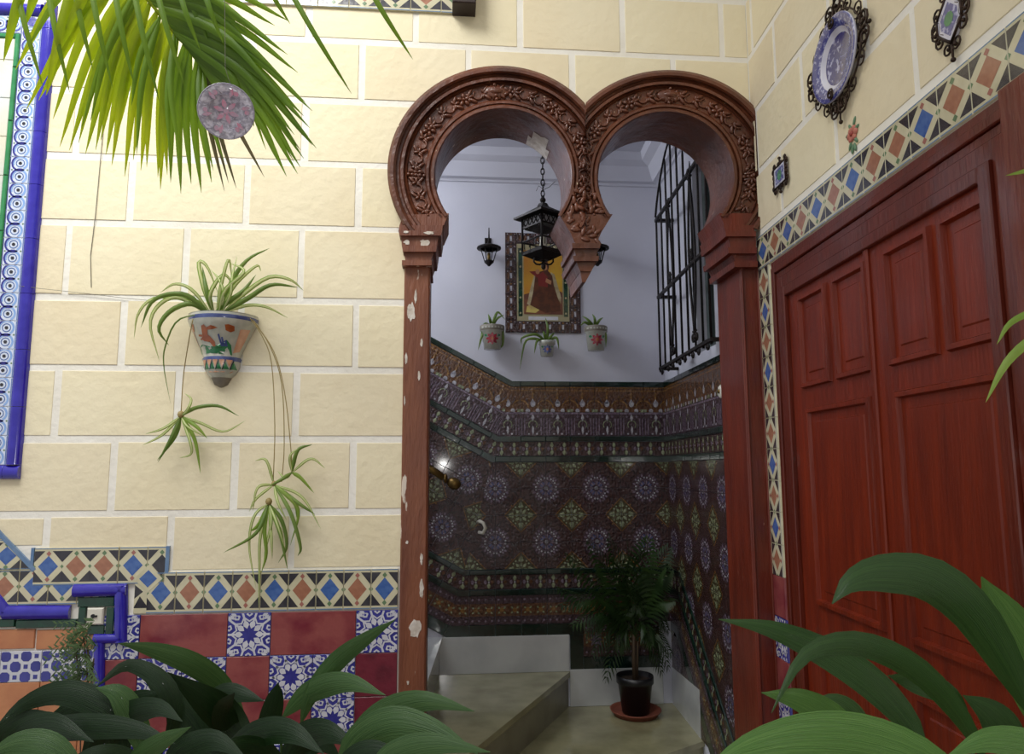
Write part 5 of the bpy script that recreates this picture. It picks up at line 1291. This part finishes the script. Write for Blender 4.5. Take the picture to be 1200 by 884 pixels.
for k in range(nb2):
    x = g0+(g1-g0)*k/(nb2-1); peak = .05+.26*sin(pi*min(1, k/6))**1 if k < 7 else .12
    mb = MB(); z1_ = zt_g+(peak if k not in (3,) else .42); mb.tube([GF.w(x, zb_g-.02), GF.w(x, z1_-.05), GF.w(x, z1_)], [.0055, .0055, .002], 6); mb.build('bar', iron, gr)
mb = MB()
arcp = [GF.w(g0+(g1-g0)*k/24, zt_g+.02+.30*sin(pi*min(1, k/24*1.15))**.8 if k/24*1.15 <= 1 else zt_g+.02, .004) for k in range(22)]
mb.tube(arcp, .006, 5)
for kk in (2.5, 6.0):
    x = g0+(g1-g0)*kk/(nb2-1); zmid = (zb_g+zt_g)/2+.02
    for f in (-1, 1):
        mb.tube([GF.w(x+f*.05*sin(pi*q/12), zmid-.38+.76*q/12, .004) for q in range(13)], .006, 5)
        scroll(mb, GF, (x, zmid+.38), R(90)-f*.2, .028, .004, f, .006); scroll(mb, GF, (x, zmid-.38), R(270)+f*.2, .028, .004, f, .006); scroll(mb, GF, (x, zmid), R(90 if f > 0 else 270), .022, .004, f, .005)
for k in range(0, nb2, 1):
    x = g0+(g1-g0)*(k+.5)/(nb2-1)
    if k < nb2-1: scroll(mb, GF, (x, zb_g-.012), R(270), .02, .002, 1 if k % 2 else -1, .005)
mb.build('scrollwork', iron, gr)
# switch, hook, rail
c = IR.hit(846, 459, .012); sw = thing('round_switch', IR.w(*c), 'small round ivory switch on the patterned tiles of the hall', 'switch')
mb = MB(); cc = IR.w(c[0], c[1], .010); mb.lathe(cc, [(.030, 0), (.030, .008), (.024, .014), (.001, .014)], 20, 0, (-1, 0, 0)); mb.build('cover', plastic, sw)
mb = MB(); mb.lathe(cc, [(.010, .014), (.009, .020), (.001, .021)], 12, 0, (-1, 0, 0)); mb.build('knob', brass, sw)
rl = thing('handrail', BK.hw(500, 548, .07), 'end of a dark brass handrail on the tiled hall wall beside the post', 'handrail')
mb = MB(); mb.tube([BK.hw(440, 512, .09), BK.hw(505, 550, .09), BK.hw(520, 560, .09)], .020, 12); mb.build('rail', brass, rl)
mb = MB(); mb.ell(BK.hw(532, 567, .09), V((.038, 0, -.015)), V((0, .032, 0)), V((.012, 0, .032)), 0, 14, 8); mb.ell(BK.hw(522, 561, .09), V((.012, 0, .0)), V((0, .028, 0)), V((0, 0, .028)), 0, 12, 6); mb.build('end_knob', brass, rl)
mb = MB(); mb.tube([BK.hw(510, 553, .0), BK.hw(510, 555, .09)], .008, 6); mb.build('bracket', brass, rl)
hk = thing('wall_hook', BK.hw(566, 619, 0), 'small cream ceramic hook on the tiles under the handrail knob', 'hook')
mb = MB(); mb.tube([BK.hw(560, 612, .01), BK.hw(562, 611, .03), BK.hw(566, 613, .045), BK.hw(569, 619, .04), BK.hw(566, 625, .03), BK.hw(561, 624, .01)], .010, 8); mb.build('hook', plastic, hk)
# potted palm on the landing
pb = zhit(745, 838, zf); ppm = thing('potted_palm', V((pb.x, pb.y, zf)), 'dark feathery palm in a black plastic pot on the hall landing', 'potted plant')
sc_ = (pb.y)/FPX; cxp, cyp = pb.x, pb.y
mb = MB(); mb.lathe((cxp, cyp, 0), [(.001, zf+.001), (.115, zf+.001), (.13, zf+.03), (.138, zf+.032), (.132, zf+.022), (.11, zf+.012), (.001, zf+.012)], 32); mb.build('saucer', terra, ppm)
mb = MB(); mb.lathe((cxp, cyp, 0), [(.001, zf+.013), (.072, zf+.013), (.092, zf+.165), (.100, zf+.168), (.100, zf+.205), (.094, zf+.205), (.088, zf+.18), (.001, zf+.18)], 30, 0, None, 0, 2*pi, [0, 0, 0, 0, 0, 0, 1]); mb.build('pot', [blackp, soil], ppm)
mb = MB(); ct = V((cxp, cyp, zf+.42)); mb.tube([V((cxp, cyp, zf+.17)), V((cxp-.004, cyp, zf+.3)), ct], [.013, .011, .009], 8); mb.tube([V((cxp+.01, cyp, zf+.17)), V((cxp+.02, cyp+.01, zf+.33)), ct+V((.03, .01, .06))], [.008, .007, .005], 6); mb.build('stem', stemm, ppm)
dP = (ct-EYE).dot(fwd)
tips = [(652, 690), (662, 650), (688, 632), (712, 628), (735, 634), (762, 630), (788, 640), (806, 668), (815, 705), (812, 742), (798, 770), (776, 792), (708, 800), (692, 770), (668, 735), (655, 712), (722, 655), (750, 645), (775, 700), (700, 700), (740, 690), (795, 720), (684, 745), (725, 765), (765, 760), (790, 785), (700, 660), (745, 720), (780, 665), (672, 670)]
def frond(par, root, tip, mid, mt, nl=15, ll=.125, name='frond'):
    P_ = smooth([root, mid, tip], 18); mb = MB(); mb.tube(P_, [.003-.002*i/18 for i in range(19)], 4)
    for i in range(3, 18):
        p = P_[i]; t = (P_[i+1]-P_[i-1]).normalized(); sd = t.cross(V((0, -.6, 1))).normalized()
        if sd.length < .1: sd = V((1, 0, 0))
        l_ = ll*sin(pi*(.15+.8*i/18))
        for f in (-1, 1):
            for q in (0,):
                e = p+(sd*f*.8+t*.75+V((0, 0, -.45))).normalized()*l_; e.y = min(e.y, 4.185); e.x = min(e.x, XI-.02); m_ = p.lerp(e, .5)+V((0, 0, .012))
                n_ = t*.0095
                mb.add([p-n_*.5, m_-n_, e, m_+n_], [(0, 1, 2, 3)], 0)
    return mb.build(name, mt, par)
for i, (tx, ty) in enumerate(tips):
    dy = rnd.uniform(-.22, .16); tp3 = P3(tx, ty, dP+dy*.8); tp3.y = min(tp3.y, 4.10); tp3.x = min(tp3.x, XI-.06); root = ct+V((rnd.uniform(-.01, .03), 0, rnd.uniform(-.04, .08)))
    md = root.lerp(tp3, .5)+V((0, 0, .10 if ty > 700 else .05)); frond(ppm, root, tp3, md, fern)

# ================================================================== FOREGROUND PLANTS
def big_leaf(par, path, wpx, mt, roll=0, prof=blade, fold=.25, n=16):
    d = sum(p[2] for p in path)/len(path); mb = MB(); mb.leaf([P3(*p) for p in path], wpx/FPX*d*1.0, roll, fold*.5, 0, prof, n); return mb.build('leaf', mt, par)
def stalk(par, base, path0, mt):
    mb = MB(); a = V(base); b = P3(*path0); mb.tube(smooth([a, a.lerp(b, .5)+V((0, 0, .05)), b], 6), .004, 5); mb.build('stalk', mt, par)
def planter(par, c, r_, h, mt):
    mb = MB(); mb.lathe((c[0], c[1], 0), [(.001, .0), (r_*.75, .0), (r_*.97, h*.88), (r_*1.05, h*.9), (r_*1.05, h), (r_*.95, h), (r_*.93, h*.93), (.001, h*.93)], 30, 0, None, 0, 2*pi, [0]*6+[1]); mb.build('pot', [mt, soil], par)
def plant(name, label, base, leaves, r_, h, potm):
    t = thing(name, V((base[0], base[1], 0)), label, 'potted plant'); planter(t, base, r_, h, potm)
    for lf in leaves:
        path, w, mt = lf[0], lf[1], lf[2]; roll = lf[3] if len(lf) > 3 else 0
        big_leaf(t, path, w*(.86 if name == 'aspidistra' else 1), mt, roll); stalk(t, (base[0]+rnd.uniform(-.08, .08), base[1]+rnd.uniform(-.08, .08), h*.9), path[0], mt)
    return t
A1, A2_ = asp, asp2
d1 = 1.75
L1 = [([(352, 850, d1), (366, 812, d1), (395, 775, d1), (430, 748, d1-.05), (464, 726, d1-.1)], 27, A2_), ([(330, 842, d1), (362, 812, d1), (405, 800, d1-.06), (452, 815, d1-.12)], 32, A2_),
      ([(300, 900, d1), (312, 860, d1), (322, 820, d1), (326, 800, d1)], 30, A1), ([(282, 900, d1), (268, 860, d1), (262, 832, d1-.05), (275, 812, d1-.1)], 34, A1),
      ([(330, 905, d1-.1), (350, 870, d1-.1), (380, 858, d1-.15), (420, 875, d1-.2)], 40, A1), ([(250, 900, d1), (232, 860, d1), (205, 825, d1), (165, 790, d1)], 42, A1),
      ([(300, 880, d1), (270, 845, d1), (240, 820, d1-.05), (196, 788, d1-.1)], 44, A1), ([(290, 850, d1+.1), (262, 805, d1+.1), (225, 778, d1+.05), (180, 762, d1), (138, 754, d1-.05)], 30, A2_),
      ([(260, 880, d1-.15), (300, 860, d1-.2), (340, 858, d1-.25), (380, 884, d1-.3)], 36, A1), ([(345, 895, d1), (375, 872, d1), (400, 890, d1)], 22, A1),
      ([(240, 820, d1+.05), (270, 812, d1+.05), (310, 822, d1+.02)], 26, A1), ([(280, 895, d1-.2), (240, 888, d1-.22), (205, 905, d1-.25)], 40, A1), ([(340, 920, d1-.2), (310, 885, d1-.22), (270, 880, d1-.3), (235, 900, d1-.3)], 36, A1)]
plant('aspidistra', 'dark aspidistra standing in front of the burgundy and star tiles', (P3(300, 884, d1).x, P3(300, 884, d1).y+.05), L1, .17, .34, terra)
d2 = 1.55
L2 = [([(120, 905, d2), (135, 845, d2), (110, 822, d2), (70, 812, d2), (28, 826, d2), (-8, 856, d2-.04)], 36, A1), ([(180, 905, d2), (160, 852, d2), (140, 815, d2), (112, 806, d2)], 34, A2_),
      ([(190, 880, d2+.05), (205, 840, d2+.05), (190, 800, d2+.05), (150, 780, d2+.05), (112, 806, d2)], 26, A1), ([(95, 905, d2), (115, 862, d2), (150, 838, d2), (185, 830, d2-.05), (214, 846, d2-.1)], 36, A1),
      ([(60, 905, d2), (52, 862, d2-.05), (100, 852, d2-.1), (160, 856, d2-.12), (205, 872, d2-.15)], 34, A1), ([(140, 905, d2-.2), (165, 886, d2-.22), (192, 868, d2-.24), (224, 852, d2-.26)], 28, A2_),
      ([(30, 905, d2-.1), (20, 868, d2-.1), (60, 850, d2-.12), (110, 870, d2-.15)], 40, A1), ([(-10, 905, d2), (0, 870, d2), (30, 845, d2), (60, 835, d2)], 36, A1), ([(100, 910, d2-.2), (60, 880, d2-.2), (20, 874, d2-.2), (-20, 890, d2-.22)], 44, A2_),
      ([(200, 905, d2-.1), (210, 882, d2-.1), (250, 868, d2-.1), (290, 890, d2-.15)], 34, A1), ([(150, 900, d2+.1), (140, 850, d2+.1), (160, 822, d2+.1), (190, 812, d2+.1)], 36, A1), ([(20, 900, d2+.1), (70, 850, d2+.1), (110, 830, d2+.1), (150, 850, d2+.1)], 40, A1), ([(200, 930, d2-.2), (150, 896, d2-.22), (110, 888, d2-.25), (70, 900, d2-.25)], 36, A1)]
plant('aspidistra', 'dark aspidistra with drooping leaves at the bottom left, before the terracotta tiles', (P3(90, 884, d2).x, P3(90, 884, d2).y+.05), L2, .17, .34, terra)
d3 = 1.6
L3 = [([(400, 905, d3), (420, 866, d3), (455, 835, d3), (500, 822, d3-.03), (556, 834, d3-.06)], 40, A2_), ([(395, 905, d3-.1), (418, 868, d3-.1), (460, 848, d3-.12), (510, 858, d3-.15), (560, 884, d3-.2)], 46, A2_),
      ([(430, 910, d3-.2), (460, 884, d3-.2), (510, 872, d3-.22), (575, 882, d3-.25)], 34, A2_), ([(385, 910, d3-.15), (430, 884, d3-.18), (480, 890, d3-.2)], 36, A1)]
plant('aspidistra', 'aspidistra with broad grey-green leaves in front of the left arch post', (P3(420, 884, d3).x, P3(420, 884, d3).y+.05), L3, .13, .34, terra)
# right: broad glossy leaves
d4 = 1.25
E4, E5 = aspr, aspr2
L4 = [([(1215, 850, d4), (1185, 790, d4), (1140, 720, d4), (1090, 680, d4-.02), (1035, 672, d4-.04), (998, 682, d4-.06), (975, 708, d4-.06)], 56, E4, .3), ([(1230, 880, d4+.05), (1215, 800, d4+.05), (1180, 730, d4+.05), (1150, 676, d4+.05)], 66, E5, -.2),
      ([(1085, 895, d4+.02), (1065, 848, d4+.02), (1020, 800, d4), (965, 764, d4), (905, 738, d4-.02), (842, 726, d4-.04)], 38, E4), ([(1160, 905, d4-.08), (1130, 848, d4-.08), (1085, 795, d4-.08), (1035, 764, d4-.08), (985, 754, d4-.1), (940, 772, d4-.12), (904, 836, d4-.14)], 36, E4, .5),
      ([(1010, 895, d4+.04), (985, 850, d4+.04), (940, 822, d4+.02), (892, 812, d4)], 34, E5), ([(1140, 860, d4+.1), (1110, 815, d4+.1), (1070, 800, d4+.1), (1040, 792, d4+.08)], 28, E4), ([(1200, 895, d4+.08), (1180, 860, d4+.08), (1160, 835, d4+.08), (1128, 815, d4+.08)], 40, E4),
      ([(1010, 884, d4+.1), (1000, 850, d4+.1), (975, 830, d4+.1), (935, 838, d4+.1)], 40, A2_)]
plant('broad_leaved_plant', 'glossy green plant with arching leaves in front of the wooden door', (P3(1080, 884, d4).x-.02, P3(1080, 884, d4).y+.0), L4, .15, .5, blackp)
d5 = .85
L5 = [([(1160, 960, d5), (1095, 900, d5), (1020, 872, d5), (950, 866, d5-.02), (880, 878, d5-.04), (822, 905, d5-.05)], 64, E5, .25), ([(1290, 900, d5), (1220, 876, d5), (1160, 868, d5), (1110, 886, d5)], 34, E5)]
plant('broad_leaved_plant', 'nearest bright green ribbed leaves at the bottom right edge', (P3(1120, 884, d5).x, P3(1120, 884, d5).y), L5, .13, .5, terra)
# narrow leaves entering at the right edge
t = thing('spider_plant', P3(1300, 420, 1.0), 'thin green strap leaves reaching in at the right edge beside the door', 'plant')
for p_, w_ in (([(1260, 380, 1.0), (1215, 395, 1.0), (1180, 425, 1.0), (1155, 472, 1.0)], 12), ([(1260, 350, 1.0), (1220, 362, 1.0), (1185, 378, 1.0), (1168, 404, 1.0)], 9), ([(1260, 205, 1.0), (1220, 198, 1.0), (1178, 206, 1.0)], 8), ([(1260, 440, 1.0), (1225, 470, 1.0), (1205, 520, 1.0)], 10)):
    mb = MB(); mb.leaf([P3(*q) for q in p_], w_/FPX, 0, .4, 0, lance, 12); mb.build('leaf', spid, t)
mb = MB(); mb.tube([P3(1260, 160, 1.0), P3(1268, 300, 1.0), P3(1262, 450, 1.0)], .006, 6); mb.tube([P3(1262, 440, 1.0), V((P3(1262, 440, 1.0).x, P3(1262, 440, 1.0).y, .02))], .008, 6); mb.build('stem', spid_d, t)
# feathery plant at the left
fb = FR.hw(103, 800, .22); ft = thing('feathery_plant', V((fb.x, fb.y, 0)), 'light feathery plant with brown stems in front of the socket plate', 'plant')
mb = MB(); mb.lathe((fb.x, fb.y, 0), [(.001, 0), (.06, 0), (.085, .5), (.09, .5), (.09, .56), (.08, .56), (.001, .53)], 20, 0); mb.build('pot', terra, ft)
fmat = mat('leaf_feathery', (86, 112, 66), .5, (60, 84, 48), 9, .35, .7)
dF = (fb-EYE).dot(fwd)
for i in range(5):
    x_ = 100+rnd.uniform(-6, 10); mb = MB(); mb.tube(smooth([V((fb.x, fb.y, .5)), P3(x_, 810, dF), P3(x_+rnd.uniform(-8, 4), 740+i*8, dF)], 6), .0022, 5); mb.build('stem', stemm, ft)
for i in range(46):
    sy = rnd.uniform(728, 815); sxx = 103+rnd.uniform(-6, 4); L_ = rnd.uniform(22, 62)*(1 if sy > 760 else .8); ex = sxx-L_*rnd.uniform(.4, 1); ey = sy+rnd.uniform(-6, 26)
    if i % 5 == 0: ex = sxx+rnd.uniform(4, 14)
    dd_ = dF+rnd.uniform(-.06, .04); mb = MB(); a, b = P3(sxx, sy, dF), P3(ex, ey, dd_); mb.tube([a, a.lerp(b, .5)+V((0, 0, .012)), b], .0009, 3)
    for k in range(5):
        p = a.lerp(b, .25+.17*k); dv = V((-.016, rnd.uniform(-.01, .01), -.02)); mb.add([p, p+dv*.5+V((0, 0, .004)), p+dv, p+dv*.5-V((0, 0, .004))], [(0, 1, 2, 3)]); dv = V((-.018, 0, .010)); mb.add([p, p+dv*.5+V((0, 0, .004)), p+dv, p+dv*.5-V((0, 0, .004))], [(0, 1, 2, 3)])
    mb.build('sprig', fmat, ft)
